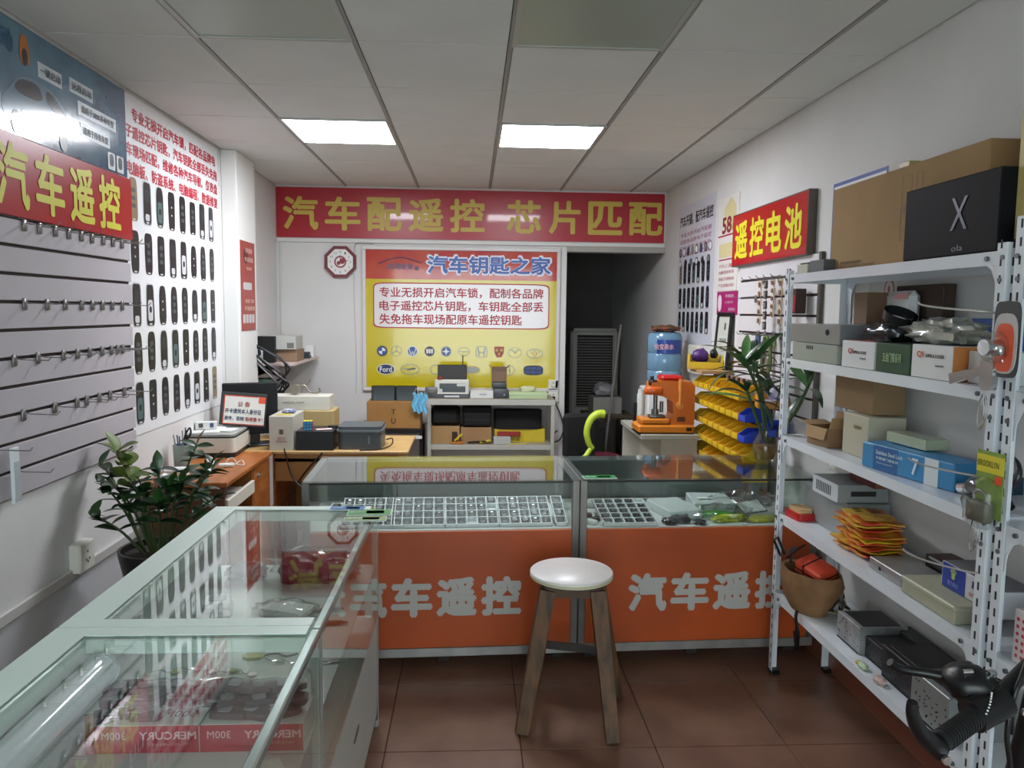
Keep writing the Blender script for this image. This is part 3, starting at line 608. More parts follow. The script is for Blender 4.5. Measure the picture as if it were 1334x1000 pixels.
# supports: dark wedge stands under the tilted trays, loose keys at the back
for i in range(16):
    k = bpy.data.objects.new('car_key', kmesh[i % 4]); C.objects.link(k); x = .12+.065*i+random.uniform(-.01, .01)
    k.matrix_world = RC @ TR(x, .47+random.uniform(-.02, .02), ZS+.002, rz=random.uniform(-2, 2)); tag(k, ORD[i]+' loose black key from the left at the back of tray counter', 'key', 'loose keys at back of tray counter')
single(MB().blob((0, 0, .008), (.10, .03, .016), 3, .2), 'red_packet', M('#b02a4a', .3), 'small red packet among the loose keys at counter back', 'packet', WC(.57, .43, ZS), AN)
single(MB().rbox(TR(0, 0, 0), .03, .05, .03, .5, 0), 'gold_tag', M('#c9a23a', .3, .5), 'gold coloured small tag near the back of tray counter', 'tag', WC(1.0, .44, ZS), AN)
# right counter contents
place_tray(1.47, .17, 5, 5, .05, .056, math.radians(9), 'white compartment tray of small key parts in the bagged goods counter', 'dark key, %s column and %s row in the parts tray', 'keys in the parts tray', .85, name='parts_tray')
def cbox(x, y, sx, sy_, sz, mat, label, name='plastic_box', cat='box', rz=0, knobs=True, z=ZS):
    t = thing(name, label, cat, WC(x, y, z), AN+rz); B(-sx/2, sx/2, -sy_/2, sy_/2, 0, sz, b=.004).build('body', mat, t)
    if knobs:
        for q in (-.3, 0, .3): MB().cyl((q*sx, -sy_/2-.004, sz*.5), (q*sx, -sy_/2, sz*.5), .009, n=12).build('knob', ALU, t)
    return t
PLB = M('#cfd8d6', .25, coat=.4)
cbox(1.74, .25, .17, .26, .045, PLB, 'frosted white box with round latches, left of two in bagged goods counter', rz=.18)
cbox(1.95, .33, .20, .22, .055, PLB, 'frosted white box with round latches, right of two in bagged goods counter', rz=-.12)
cbox(1.34, .40, .26, .08, .03, PLB, 'long low frosted case behind the small parts tray', knobs=False)
for i, (x, y) in enumerate([(1.30, .20), (1.33, .13), (1.29, .28), (1.30, .08), (1.36, .06)]):
    boxt('small_box', ['brown small part box left of the parts tray', 'dark small part box by the counter post', 'reddish small part behind the brown box', 'white small box at front left of bagged goods counter', 'pale small box in front of the parts tray'][i], 'box', WC(x, y, ZS), (.045, .035, .018), [M('#5a3a34', .4), M('#2c2628', .4), M('#6e3f38', .4), M('#d9dcd8', .4), M('#c9d2cc', .4)][i], AN+i*.7)
for i, (x, y, c_, s_, lb) in enumerate([(1.72, .08, '#1b1c1e', (.09, .06, .035), 'black car remote shell lump in front of the white boxes'), (1.80, .05, '#35373a', (.06, .05, .02), 'dark grey small part front of bagged goods counter'), (1.66, .06, '#26282a', (.06, .06, .03), 'dark small part right of parts tray'),
        (1.92, .13, '#3d8a2e', (.16, .07, .04), 'green plastic tool in clear bag in bagged goods counter'), (1.96, .09, '#b6bd2e', (.18, .04, .035), 'yellow green handle lying in bag in bagged goods counter'), (2.12, .08, '#a8a830', (.16, .05, .03), 'yellow packet near right end of the counter'),
        (2.10, .38, '#6e3a28', (.16, .10, .03), 'brown cable bundle at back of bagged goods counter'), (2.22, .40, '#2b2c2d', (.14, .1, .04), 'dark cable bundle at back right of counter')]):
    single(MB().blob((0, 0, s_[2]*.42), s_, i+2, .35, 10, p=.8), ['key_shell', 'small_part', 'small_part', 'bagged_tool', 'yellow_tool', 'yellow_packet', 'cable_bundle', 'cable_bundle'][i], M(c_, .3, coat=.3), lb, ['key', 'part', 'part', 'tool', 'tool', 'packet', 'cables', 'cables'][i], WC(x, y, ZS), AN+random.uniform(-.4, .4))
for i, (x, y, s_) in enumerate([(1.95, .12, (.26, .16, .08)), (2.14, .16, (.26, .24, .12)), (2.1, .3, (.3, .2, .1))]):
    single(MB().blob((0, 0, s_[2]*.42), s_, i+20, .5, 12), 'plastic_bag', PLASTIC, ['clear crumpled bag over green tool in bagged goods counter', 'large clear crumpled bag at right end of counter', 'clear crumpled bag at rear of bagged goods counter'][i], 'bag', WC(x, y, ZS+.001), AN)
mb = MB()
for i in range(7): mb.box(-.07+.02*i, -.058+.02*i, -.035, .035, 0, .008, 0)
mb.box(-.075, .075, -.04, .04, -.002, 0, 1)
single(mb, 'striped_card', [M('#e4e6e4', .3), M('#22262a', .4)], 'white striped card leaning in the bag in bagged goods counter', 'card', WC(2.10, .17, ZS+.045), AN+.4, rx=.5)
boxt('receipt_card', 'small white card behind the green tool in bagged goods counter', 'card', WC(1.90, .30, ZS+.06), (.05, .03, .002), M('#e6e6e0', .4), AN)
# green stickers/cards on the counter tops
def qcard(x, y, z, c1, label, texts, rz=0, sx=.15, sy_=.07):
    return boxt('payment_card', label, 'card', (x, y, z), (sx, sy_, .0025), M('#dfe6df', .3), rz, patches=[('t', 0, 0, sx*.96, sy_*.85, M(c1, .35)), ('t', .02, 0.0, sx*.4, sy_*.5, M('#e8ece8', .4))], texts=[('t', texts, -sx*.28, .0, sx*.3, sy_*.3, M('#f0f4f0', .4))], b=.0005)
p = WC(1.32, .03, .8645); qcard(p[0], p[1], p[2], '#2f9a4a', 'green payment card on the right counter beside the corner post', '支付', AN)
# ------------------------------------------------------------------ near-left glass counters
def side_counter(y0, y1, label):
    X0, X1, H = -.955, -.352, .86
    t = thing('display_counter', label, 'counter', (X0, y0, 0)); W = X1-X0; L = y1-y0
    B(0, W, .0, .02, .03, .44).build('end_panel', M('#d2d4ce', .45), t); B(0, W, L-.02, L, .03, .44).build('end_panel', M('#d2d4ce', .45), t)
    B(0, .02, .02, L-.02, .03, H-.055).build('back_panel', M('#c9cfca', .4), t)
    fp = B(W-.02, W-.004, .02, L-.02, .06, .445, b=.002).build('front_panel', M('#c4c6bf', .4, var=.08, vs_=3), t)
    lk = MB(); lk.rbox(Matrix.Translation((W-.004, L*.5, .28)) @ Matrix.Rotation(HP, 4, 'Z') @ Matrix.Rotation(HP, 4, 'X'), .10, .018, .003, .6, 0, 16); lk.build('handle', M('#5c554c', .4, .5), t)
    B(.02, W-.01, .02, L-.02, .03, .06).build('base', M('#3a3836', .6), t)
    # top rails
    B(0, .085, 0, L, H-.05, H, b=.003).build('top_rail', MINT, t); B(0, .083, 0, L, H+.0068, H+.0085).build('border_strip', MINT, t); B(.083, W-.024, 0, .045, H+.0068, H+.0085).build('border_strip', MINT, t); B(.083, W-.024, L-.045, L, H+.0068, H+.0085).build('border_strip', MINT, t)
    B(.085, W-.022, 0, .05, H-.035, H, b=.003).build('top_rail', MINT, t); B(.085, W-.022, L-.05, L, H-.035, H, b=.003).build('top_rail', MINT, t)
    B(W-.022, W, 0, L, H-.022, H, b=.003).build('top_rail', M('#aab4b2', .25, .6), t)
    for a, b_ in ((0, .02), (L-.02, L)): B(W-.02, W, a, b_, .0, H-.022, b=.002).build('corner_post', M('#b4beb8', .3, .4), t); B(0, .02, a, b_, 0, .03).build('foot', BLACK, t)
    B(.003, W-.002, .002, L-.002, H+.0005, H+.0065).build('top_glass', GLASS, t)
    B(W-.003, W+.001, .021, L-.021, .446, H-.022).build('front_glass', GLASS, t)
    B(.02, W-.02, L-.008, L-.003, .445, H-.035).build('end_glass', GLASS, t)
    B(.02, W-.006, .02, L-.012, .64, .646).build('display_shelf', M('#ccd6d0', .25, coat=.5), t)
    B(.02, W-.02, .02, L-.02, .44, .446).build('cabinet_top', M('#d2d6d0', .4), t)
    return t
side_counter(1.785, 2.90, 'pale green framed glass display counter at left, the farther module')
side_counter(.64, 1.781, 'pale green framed glass counter with red boxes inside, nearest the camera')
ZL = .6465
# cards on far left counter top edge
qcard(-.46, 2.86, .869, '#3f86c4', 'blue and white payment card on far corner of the left glass counter', '扫码', .0, .13, .055)
qcard(-.37, 2.80, .869, '#37a04e', 'green payment card on the corner of left glass counter', '微信支付', .05, .16, .08)
qcard(-.375, 2.72, .867, '#8fae6a', 'pale green card with small print in front of green card', '收钱', .05, .15, .06)
# inside far module
t = thing('card_holder', 'white plastic holder with slots inside the left glass counter', 'holder', (-.80, 2.42, ZL), .25)
B(-.045, .045, -.05, .05, 0, .03, b=.006).build('base', M('#d6d8d4', .35), t); mb = MB(); mb.box(-.04, .04, -.045, .045, .03, .045, b=.003); mb.build('tray', M('#e2e4e0', .35), t)
MB().rbox(TR(0, .01, .0455), .055, .05, .001, .2).build('label_print', M('#aab0b0', .4), t)
t = thing('wrapped_pack', 'white pack in shiny clear wrap inside the far left counter', 'package', (-.58, 2.40, ZL), -.35)
B(-.075, .075, -.05, .05, .002, .028, b=.008).build('body', M('#d9dcda', .3), t); MB().blob((0, 0, .018), (.2, .14, .045), 9, .4, 12).build('wrap', PLASTIC, t)
for i, (x, y, r) in enumerate([(-.47, 2.42, .2), (-.44, 2.32, .1), (-.50, 2.30, -.3)]):
    single(MB().box(-.05, .05, -.008, .008, 0, .012, b=.003).box(.05, .065, -.004, .004, .003, .008), 'black_plug', BLACK, ['black adapter cable end behind the wrapped pack', 'black plug near the glass edge in left counter', 'short black cable end beside the wrapped pack'][i], 'adapter', (x, y, ZL), r)
rr = random.Random(3)
for i in range(9):
    mb = MB(); L = .05
    mb.tube([(0, 0, .004), (L*.4, .01, .005), (L*.8, -.006, .005), (L, 0, .004)], .0018, 5, 0, 3); mb.cyl((L+.012, 0, .002), (L+.012, 0, .0045), .012, n=14, k=1 if i % 3 else 2)
    single(mb, 'keychain', [CHROME, CHROME, M('#a8a832', .4)], ORD[i]+' small metal keychain from the wall side near the counter joint', 'keychain', (-.84+.052*i, 2.02+rr.uniform(-.03, .05), ZL), rr.uniform(-.6, .6), 'keychains near the counter joint')
single(MB().rbox(TR(0, 0, 0), .06, .035, .006, .9, 0, 20).tube([(.03, 0, .004), (.06, .01, .004), (.09, -.01, .004), (.12, .005, .004)], .003, 6, 1, 4), 'keychain', [M('#a3a62c', .35), BLACK], 'yellow oval key fob with black cord near the counter joint', 'keychain', (-.60, 2.10, ZL), .05)
for i, (x, y, s_, c_, lb) in enumerate([(-.60, 2.72, (.16, .13, .10), '#3a2432', 'dark purple wrapped bundle at the far end of left counter'), (-.47, 2.74, (.14, .12, .09), '#5a3a3e', 'reddish brown wrapped bundle at the far end corner'), (-.80, 2.74, (.14, .12, .06), '#7d8488', 'grey wrapped bundle at the far end of left counter')]):
    single(MB().blob((0, 0, s_[2]*.42), s_, i+40, .3, 12, p=.8), 'wrapped_bundle', M(c_, .25, coat=.5), lb, 'bundle', (x, y, ZL))
single(MB().blob((0, 0, .05), (.3, .16, .12), 33, .5, 12), 'plastic_bag', PLASTIC, 'clear shiny bag over bundles at far end of left counter', 'bag', (-.55, 2.72, ZL))
# near module: white tube, red boxes, key packs
t = thing('lamp_tube', 'long white tube lying along the back rail of near counter', 'tube', (-.825, 1.205, .80))
MB().cyl((0, -.50, 0), (0, .50, 0), .036, n=24).build('tube', M('#dfe6ea', .12, coat=.8), t); MB().cyl((0, -.515, 0), (0, -.50, 0), .038, n=24).cyl((0, .50, 0), (0, .512, 0), .038, n=24).build('end_cap', M('#c9d2d4', .3), t)
B(-.012, .012, -.4, .4, -.1525, -.034).build('bracket', M('#aeb6b4', .4), t)
RB = M('#a5182a', .35, coat=.2)
for i, (x, lb) in enumerate([(-.698, 'left'), (-.474, 'right')]):  # solid boxes stand in for a mirror reflection, so the lettering is printed reversed
    boxt('router_box', 'white topped red box with mirrored white lettering, %s one in near counter' % lb, 'box', (x, 1.70, ZL), (.222, .13, .062), M('#dcdcd8', .35), 0, b=.001,
         patches=[('f', 0, .031, .221, .061, RB), ('t', -.02, .01, .05, .12, RB)],
         texts=[('f', 'MERCURY', .045, .040, .12, .017, M('#d9b4b4', .5), .02, True), ('f', '300M', -.07, .040, .05, .017, M('#d9c4c4', .5), .0, True), ('f', '无线路由', .05, .020, .09, .006, M('#c98a8a', .5), .0, True), ('t', '300M', .055, -.02, .07, .028, M('#7a3a40', .5), .0, True)])
KP = [M('#3a3236', .25, coat=.5), M('#57454a', .25, coat=.5), M('#23262c', .25, coat=.5)]
kp = [MB().rbox(TR(0, 0, 0), .045, .085, .014, .5, 0, 16, .15*(v-1)).rbox(TR(0, .01, .014), .03, .03, .002, .5, 1, 10).mesh('wrapped_key', [KP[v], M('#8a8f94', .3)]) for v in range(3)]
rr = random.Random(11); n = 0
for i in range(7):
    for j in range(3):
        x = -.78+.062*i+rr.uniform(-.01, .01)
        y = 1.70+(-.03, .0, .035)[j]
        if j == 0 and i in (2, 3): continue
        k = bpy.data.objects.new('wrapped_key', kp[n % 3]); C.objects.link(k); k.location = (x, 1.672+.028*j, ZL+.064+.016*j); k.rotation_euler = (rr.uniform(-.05, .05), 0, HP+rr.uniform(-.5, .5))
        tag(k, 'dark wrapped key on the red boxes, %s column, %s from the front' % (ORD[i], ORD[j]), 'key', 'wrapped keys on the red boxes'); n += 1
single(MB().blob((0, 0, .03), (.26, .12, .04), 51, .4, 12), 'plastic_bag', PLASTIC, 'clear wrap over the keys on the red boxes', 'bag', (-.66, 1.70, ZL+.07))
t = thing('spy_camera', 'small round chrome camera on black cable left of the red boxes', 'camera', (-.845, 1.62, ZL), .2)
MB().cyl((0, -.02, .02), (0, .015, .02), .016, n=18).cyl((0, -.024, .02), (0, -.02, .02), .012, n=18).build('body', CHROME, t); MB().cyl((0, -.026, .02), (0, -.024, .02), .008, n=14).build('lens', MBLACK, t); MB().tube([(0, .015, .02), (-.02, .04, .03), (-.05, .05, .02), (-.07, .02, .012)], .003, 6, 0, 4).build('cable', BLACK, t)
boxt('small_carton', 'small cream carton at the left inside the near counter', 'box', (-.875, 1.50, ZL), (.05, .12, .05), M('#c9bfa4', .5), .0)
boxt('white_box', 'plain white box corner at lower right in near counter', 'box', (-.41, 1.50, ZL), (.08, .10, .03), M('#d6d8d2', .4), .5)
single(MB().rbox(TR(0, 0, 0), .10, .17, .004, .2, 0, 12), 'red_leaflet', M('#b8443a', .4, var=.5, vs_=9, hx2='#c9a86a'), 'red and tan leaflet leaning behind the small camera', 'leaflet', (-.85, 1.715, ZL+.0), .2, rx=.0)
# ================================================================== STOOL
t = thing('wooden_stool', 'round stool with white laminate seat and brown wooden legs before the counters', 'stool', (.405, 3.0, 0), .0)
MB().lathe([(.160, 0), (.166, .003), (.166, .021), (.163, .024)], 40, 0, (0, 0, .556)).build('seat', [M('#e4dedb', .35, var=.10, vs_=6)], t)
MB().lathe([(.164, 0), (.1668, .001), (.1668, .010), (.164, .011)], 40, 0, (0, 0, .560)).build('seat_rim', M('#c9c39a', .5), t)
SW = M('#6b4522', .6, var=.45, vs_=7, stretch=(5, 5, 1), hx2='#3e2915', bump=.2, bs=25)
legs = [((-.105, -.085, .53), (-.205, -.175, 0)), ((.09, -.10, .53), (.135, -.25, 0)), ((.115, .075, .53), (.215, .10, 0)), ((-.08, .09, .53), (-.125, .22, 0))]
for a, b_ in legs: MB().beam(b_, a, .050, .042, .060, .050).build('leg', SW, t)
ap = MB()
for i in range(4):
    a = Vector(legs[i][0]); b_ = Vector(legs[(i+1) % 4][0]); a.z = b_.z = .528; ap.beam(a, b_, .02, .05, upv=(0, 0, 1))
ap.build('apron', M('#5a4030', .6, var=.3), t)
def lp(i, z): a, b_ = Vector(legs[i][0]), Vector(legs[i][1]); return b_.lerp(a, z/.53)
for i, j, z in ((2, 3, .20), (0, 3, .14), (1, 2, .19), (0, 3, .33)): MB().beam(lp(i, z), lp(j, z), .018, .03, upv=(0, 0, 1)).build('stretcher', M('#3a332e', .6), t)
# ================================================================== LEFT DESK
t = thing('wooden_desk', 'orange brown wooden desk along the left wall with white tray', 'desk', (-1.62, 3.83, 0))
LD = .86
B(0, .415, 0, LD, .725, .75, b=.004).build('desk_top', WOOD, t)
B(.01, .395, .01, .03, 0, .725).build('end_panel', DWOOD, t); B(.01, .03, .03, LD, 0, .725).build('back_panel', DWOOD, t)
B(.03, .395, .5, .52, 0, .725).build('divider', WOOD, t); B(.03, .395, LD-.02, LD, 0, .725).build('end_panel', WOOD, t)
d = B(.38, .40, .522, LD-.002, .05, .72, b=.003).build('door', WOOD, t); MB().cyl((.40, .60, .66), (.412, .60, .66), .012, n=14).cyl((.412, .60, .66), (.416, .60, .66), .007, n=10).build('lock', ALU, d)
B(.05, .405, .03, .498, .60, .618).build('tray', OFFW, t); B(.39, .41, .03, .498, .585, .655, b=.003).build('tray_front', M('#d8d4c6', .5), t)
single(MB().blob((0, 0, .03), (.14, .2, .06), 61, .3, 10), 'clear_bag_parts', M('#5f5d54', .3, coat=.4), 'dark bundle lying in the open tray of the brown desk', 'bundle', (-1.34, 4.02, .618))
single(MB().box(-.07, .07, -.05, .05, 0, .012, b=.003), 'white_parcel', OFFW, 'white flat parcel in the open desk tray', 'parcel', (-1.33, 4.2, .618))
t = thing('side_desk', 'pale yellow wood desk running right from the brown desk', 'desk', (-1.62, 4.695, 0))
B(0, 1.235, 0, .62, .732, .75, b=.003).build('desk_top', PALEW, t); B(.42, 1.17, .03, .045, .56, .732).build('front_board', M('#a8763f', .5), t)
B(.41, .425, .03, .6, 0, .732).build('side_panel', WOOD, t); B(1.17, 1.19, .03, .6, 0, .732).build('side_panel', M('#b8935c', .5), t); B(.425, 1.17, .57, .585, .1, .732).build('back_panel', M('#9a6a3a', .5), t)
B(.425, 1.17, .03, .045, .68, .70).build('rail', M('#3a2a20', .6), t)
# printer
t = thing('printer', 'white flatbed printer with black trim on the brown desk', 'printer', (-1.51, 4.49, .75), .04)
pz = MB(); T = TR(0, .17, 0)
pz.rbox(T @ TR(0, 0, 0), .29, .36, .03, .18, 1, 28); pz.rbox(T @ TR(0, 0, .03), .30, .38, .085, .18, 0, 28); pz.rbox(T @ TR(0, 0, .115), .30, .38, .008, .18, 1, 28)
pz.build('body', [M('#d9d8cd', .35), M('#1d1d1f', .4)], t); MB().rbox(T @ TR(0, 0, .123), .285, .365, .012, .18, 0, 28).build('lid', M('#a9aaa6', .3), t)
for i, (x, y, r, s_) in enumerate([(-1.55, 4.55, .3, (.16, .10, .008)), (-1.49, 4.64, -.2, (.18, .12, .006)), (-1.56, 4.72, .5, (.14, .1, .005))]):
    single(MB().rbox(TR(0, 0, 0), s_[0], s_[1], s_[2], .2, 0, 16), 'paper_sheet', M('#dfdfdc', .6), ['folded white paper on the near end of the printer lid', 'white paper sheets on the middle of the printer lid', 'white paper at the far end of printer lid'][i], 'paper', (x, y, .8865+.0085*i*0+ i*.0005), r)
boxt('card_box', 'small white box with dark window prints on the printer', 'box', (-1.57, 4.63, .895), (.12, .05, .045), M('#dededa', .4), .3, patches=[('f', -.03, .025, .025, .025, M('#4a4a50', .4)), ('f', .03, .025, .02, .025, M('#3a4a7a', .4))])
t = thing('pen_holder', 'pen holder packed with pens and black scissors behind the plant', 'pen holder', (-1.55, 4.18, .75)); MB().lathe([(.04, 0), (.045, .13), (.04, .13), (.036, .01)], 20).build('cup', M('#8a9a94', .3), t)
mb = MB(); rr = random.Random(4)
for i in range(9): a = rr.uniform(0, 6.28); mb.tube([(.015*math.cos(a), .015*math.sin(a), .012), (.04*math.cos(a), .04*math.sin(a), .17+rr.uniform(0, .05))], .004, 6, i % 3)
mb.build('pens', [BLACK, M('#3c5a8a', .4), M('#9aa0a0', .3)], t)
t2 = MB().tube([(0, 0, .10), (.01, 0, .15), (.03, 0, .2), (.045, 0, .22), (.05, 0, .19), (.03, 0, .16), (.015, 0, .15)], .005, 6, 0, 3); t2.build('scissors', BLACK, t)
single(MB().box(-.04, .04, -.02, .02, 0, .02, b=.004).tube([(.04, 0, .01), (.08, .02, .03), (.09, -.02, .01), (.05, -.03, .02), (.0, -.02, .03), (.03, .0, .05), (.06, -.01, .01)], .0022, 5, 0, 4), 'charger', M('#e4e4e2', .35), 'white charger with coiled thin cable at desk edge before the printer', 'charger', (-1.33, 4.22, .75), .3)
single(MB().box(-.06, .06, -.012, .012, 0, .016, b=.005).box(-.05, .05, -.014, .014, .004, .012, 0, .004), 'dark_remote', M('#4a4c4c', .4), 'dark grey remote lying on the desk in front of charger', 'remote', (-1.40, 4.10, .75), .4)
single(MB().rbox(TR(0, 0, 0), .12, .09, .03, .5, 0, 20).rbox(TR(0, 0, .03), .09, .06, .006, .6, 0, 16), 'white_dispenser', WHITE, 'white rounded dispenser on the desk behind the plant leaves', 'dispenser', (-1.52, 4.02, .75), .2)
# monitor + notice
t = thing('monitor', 'black computer monitor angled on the desk behind the printer', 'monitor', (-1.37, 4.93, .75), .35)
B(-.19, .14, -.02, .02, .07, .395, b=.006).build('screen', MBLACK, t); B(-.03, .03, -.01, .03, 0, .1).build('stand', BLACK, t); B(-.1, .1, -.08, .08, 0, .012, b=.004).build('base', BLACK, t)
t = thing('notice_board', 'black framed white notice propped in front of the monitor', 'notice', (-1.405, 4.775, .891), .2); t.rotation_euler = (-.12, .10, .25)
B(-.135, .135, 0, .012, 0, .205, b=.003).build('frame', M('#1b1715', .4), t); B(-.115, .125, -.001, 0, .01, .185).build('sheet', M('#e0ddd6', .5), t)
mt = M('#a02a2a', .5); mt2 = M('#2e3a5e', .5)
MB().text('公 告', FR(.0, -.002, .135), .07, .03, .02).build('lettering', mt, t); MB().text('开卡请凭本人身份证', FR(.0, -.002, .09), .21, .03, .02).build('lettering', mt2, t)
MB().text('原件，否则', FR(-.05, -.002, .045), .11, .026, .02).build('lettering', mt2, t); MB().text('拒绝售卡！', FR(.065, -.002, .045), .1, .026, .02).build('lettering', mt, t)
bb = MB(); bb.box(.085, .125, -.0018, -.001, .145, .185); bb.box(-.115, .08, -.0018, -.001, .180, .185); bb.box(-.115, -.11, -.0018, -.001, .01, .18); bb.box(-.11, .125, -.0018, -.001, .01, .014); bb.build('sticker', M('#e0502e', .5), t)
# desk 2 items
boxt('grey_case', 'light grey metal case with round emblem on the pale desk', 'case', (-1.155, 4.87, .75), (.145, .30, .21), M('#bdbab0', .45), 0, texts=[('f', '银行', 0, .075, .05, .014, M('#b06a5a', .5)), ('f', '点钞机', 0, .055, .07, .012, M('#b06a5a', .5))], patches=[('f', -.0, .115, .025, .03, M('#5a5040', .4))])
single(MB().blob((0, 0, .012), (.09, .06, .03), 8, .3, 10), 'blue_cloth', M('#4a5a8a', .5, var=.5, vs_=30, hx2='#c9c9d0'), 'crumpled blue and white cloth on top of grey case', 'cloth', (-1.14, 4.87, .962))
boxt('yellow_card', 'yellow card under blue cloth on the grey case', 'card', (-1.15, 4.79, .9605), (.09, .04, .004), M('#c9b83a', .5), .1)
boxt('black_box', 'low black box between the grey case and the grey bin', 'box', (-.955, 4.83, .75), (.225, .22, .12), M('#15171b', .35), 0)
cb = thing('puzzle_cube', 'small puzzle cube, yellow on top and blue in front', 'toy cube', (-1.0, 4.755, .872), .12)
s_ = .056
B(-s_/2, s_/2, -s_/2, s_/2, 0, s_, b=.003).build('core', MBLACK, cb)
for fc, mm in (('f', M('#2a7fae', .35)), ('t', M('#d9d83a', .35)), ('r', M('#c4305a', .35))):
    mb = MB()
    for i in (-1, 0, 1):
        for j in (-1, 0, 1): mb.rbox(face_T(fc, i*.0182, (j*.0182 + (s_/2 if fc != 't' else 0)), s_, s_, s_) @ TR(0, 0, -.0006), .0165, .0165, .001, .25, 0, 8)
    mb.build('tile_stickers', mm, cb)
single(MB().rbox(TR(0, 0, 0), .10, .05, .003, .3, 0), 'pink_paper', M('#d9c0c8', .5), 'white and pink paper beside the puzzle cube', 'paper', (-.91, 4.78, .872), .4)
single(MB().rbox(TR(0, 0, 0), .07, .05, .012, .5, 0), 'black_gadget', BLACK, 'black gadget on the right end of the low black box', 'gadget', (-.865, 4.87, .872), .2)
t = thing('grey_bin', 'dark grey rounded plastic case with lid on the pale desk', 'case', (-.69, 4.88, .75)); mb = MB()
mb.rbox(TR(0, 0, 0), .27, .25, .11, .22, 0, 28, -.02); mb.rbox(TR(0, 0, .11), .285, .265, .012, .22, 1, 28); mb.rbox(TR(0, 0, .122), .27, .25, .02, .22, 0, 28)
mb.build('body', [M('#4a5156', .4), M('#6d757a', .4)], t); MB().text('SALEAIER', FR(.06, -.127, .06) @ Matrix.Rotation(-HP, 4, 'Z'), .05, .012).build('lettering', M('#8b9499', .4), t)
single(MB().tube([(-.54, 4.9, .79), (-.50, 4.88, .80), (-.50, 4.82, .77), (-.56, 4.74, .756), (-.68, 4.70, .756)], .004, 6, 0, 4), 'power_cable', BLACK, 'thin black cable looping off the grey rounded case', 'cable')
boxt('wooden_box', 'tan wooden box behind the puzzle cube', 'box', (-1.03, 5.18, .75), (.26, .22, .20), M('#b09a6a', .55), 0, b=.004)
boxt('long_white_box', 'long white carton behind the tan box with a pump on it', 'box', (-1.13, 5.18, .952), (.40, .18, .09), M('#cdc9bd', .5), 0, texts=[('f', 'DIGITAL LOCK', -.03, .05, .14, .010, M('#5a5a58', .5))])
single(MB().cyl((0, -.03, .035), (0, .03, .035), .034, n=20).tube([(.02, 0, .05), (.06, 0, .06), (.09, 0, .02), (.13, 0, .012), (.16, 0, .02), (.155, 0, .045)], .007, 6, 0, 4).tube([(.05, 0, .04), (.09, 0, .08), (.10, 0, .1)], .004, 6), 'door_handle_kit', M('#8d8678', .35, .5), 'old metal round handle set on the long white carton', 'handle', (-1.17, 5.18, 1.044))
for i, (p0, r) in enumerate([([(-1.13, 4.68, .77), (-1.08, 4.66, .60), (-1.0, 4.66, .5), (-.98, 4.7, .3), (-.97, 4.72, .2)], .005), ([(-.9, 4.67, .745), (-1.0, 4.66, .63), (-1.08, 4.66, .5), (-1.12, 4.68, .3), (-1.13, 4.7, .1)], .006), ([(-1.13, 4.68, .1), (-1.16, 4.66, .35), (-1.1, 4.66, .5), (-1.02, 4.66, .6)], .004)]):
    single(MB().tube(p0, r, 6, 0, 5), 'hanging_cable', BLACK, ['black cable hanging from the grey case below desk', 'thick black cable crossing below the pale desk', 'thin black cable beside desk leg under the pale desk'][i], 'cable')
# corner wall shelf with recorder
t = thing('wall_shelf', 'thin pinkish shelf in the left rear corner holding a camera', 'shelf', (-1.65, 5.63, 1.20)); B(.0, .37, 0, .93, 0, .018, b=.002).build('board', M('#cdb9b6', .45), t); B(.0, .02, .1, .8, -.10, 0).build('bracket', M('#c9c9c9', .5), t)
boxt('recorder_box', 'light grey electronic box on the corner shelf', 'electronics', (-1.44, 5.95, 1.31), (.26, .30, .10), M('#b5b5ae', .45), .05, patches=[('f', .09, .03, .05, .04, M('#6a6a68', .5))])
boxt('carton_stack_base', 'brown small carton under the grey electronic box', 'box', (-1.42, 5.95, 1.2195), (.24, .24, .088), M('#8d735c', .7), .0)
boxt('black_modem', 'black modem box behind the small white camera', 'electronics', (-1.53, 5.72, 1.2195), (.19, .10, .19), MBLACK, .1)
t = thing('security_camera', 'white capsule shaped camera with black lens on the corner shelf', 'camera', (-1.53, 5.648, 1.2195)); mb = MB(); mb.rbox(FR(0, 0, .055) , .055, .11, .02, .5, 0, 24); mb.build('body', WHITE, t); MB().rbox(FR(0, -.02, .075), .042, .05, .004, .9, 0, 24).build('lens', M('#1a2340', .1), t)
single(MB().box(-.05, .05, -.04, .04, 0, .025, b=.004).box(-.045, .045, -.045, .035, .028, .05, 0, .004), 'wallet_stack', M('#3a3e44', .5), 'dark folded wallets on the right of corner shelf boxes', 'wallet', (-1.34, 6.25, 1.2195))
boxt('white_adapter', 'small white box at right end of the corner shelf', 'box', (-1.32, 6.42, 1.2195), (.06, .10, .10), WHITE, 0)
cbm = MB(); rr = random.Random(9)
for q in range(6):
    pts = [(-1.60+rr.uniform(0, .1), 5.6, 1.36-.02*q)]
    pts += [(-1.45+rr.uniform(-.06, .1), 5.60-rr.uniform(0, .04), 1.30-.04*q), (-1.34+rr.uniform(-.04, .05), 5.6, 1.18-.03*q), (-1.42+rr.uniform(-.05, .05), 5.6, 1.05-.02*q), (-1.52, 5.6, 1.03-.01*q), (-1.60, 5.58, 1.08+.02*q)]
    cbm.tube(pts, .008, 6, 0, 4)
tag(cbm.build('cable_tangle', BLACK), 'tangled black cables hanging round the corner shelf', 'cables', kind='stuff')
boxt('lower_shelf_board', 'small white lower shelf board with green box behind monitor', 'shelf', (-1.5, 5.78, 1.02), (.24, .22, .015), WHITE, 0, rx=0)
boxt('green_box', 'dim green box on the lower corner shelf board', 'box', (-1.54, 5.78, 1.0355), (.14, .16, .06), M('#4a6a60', .5), 0)
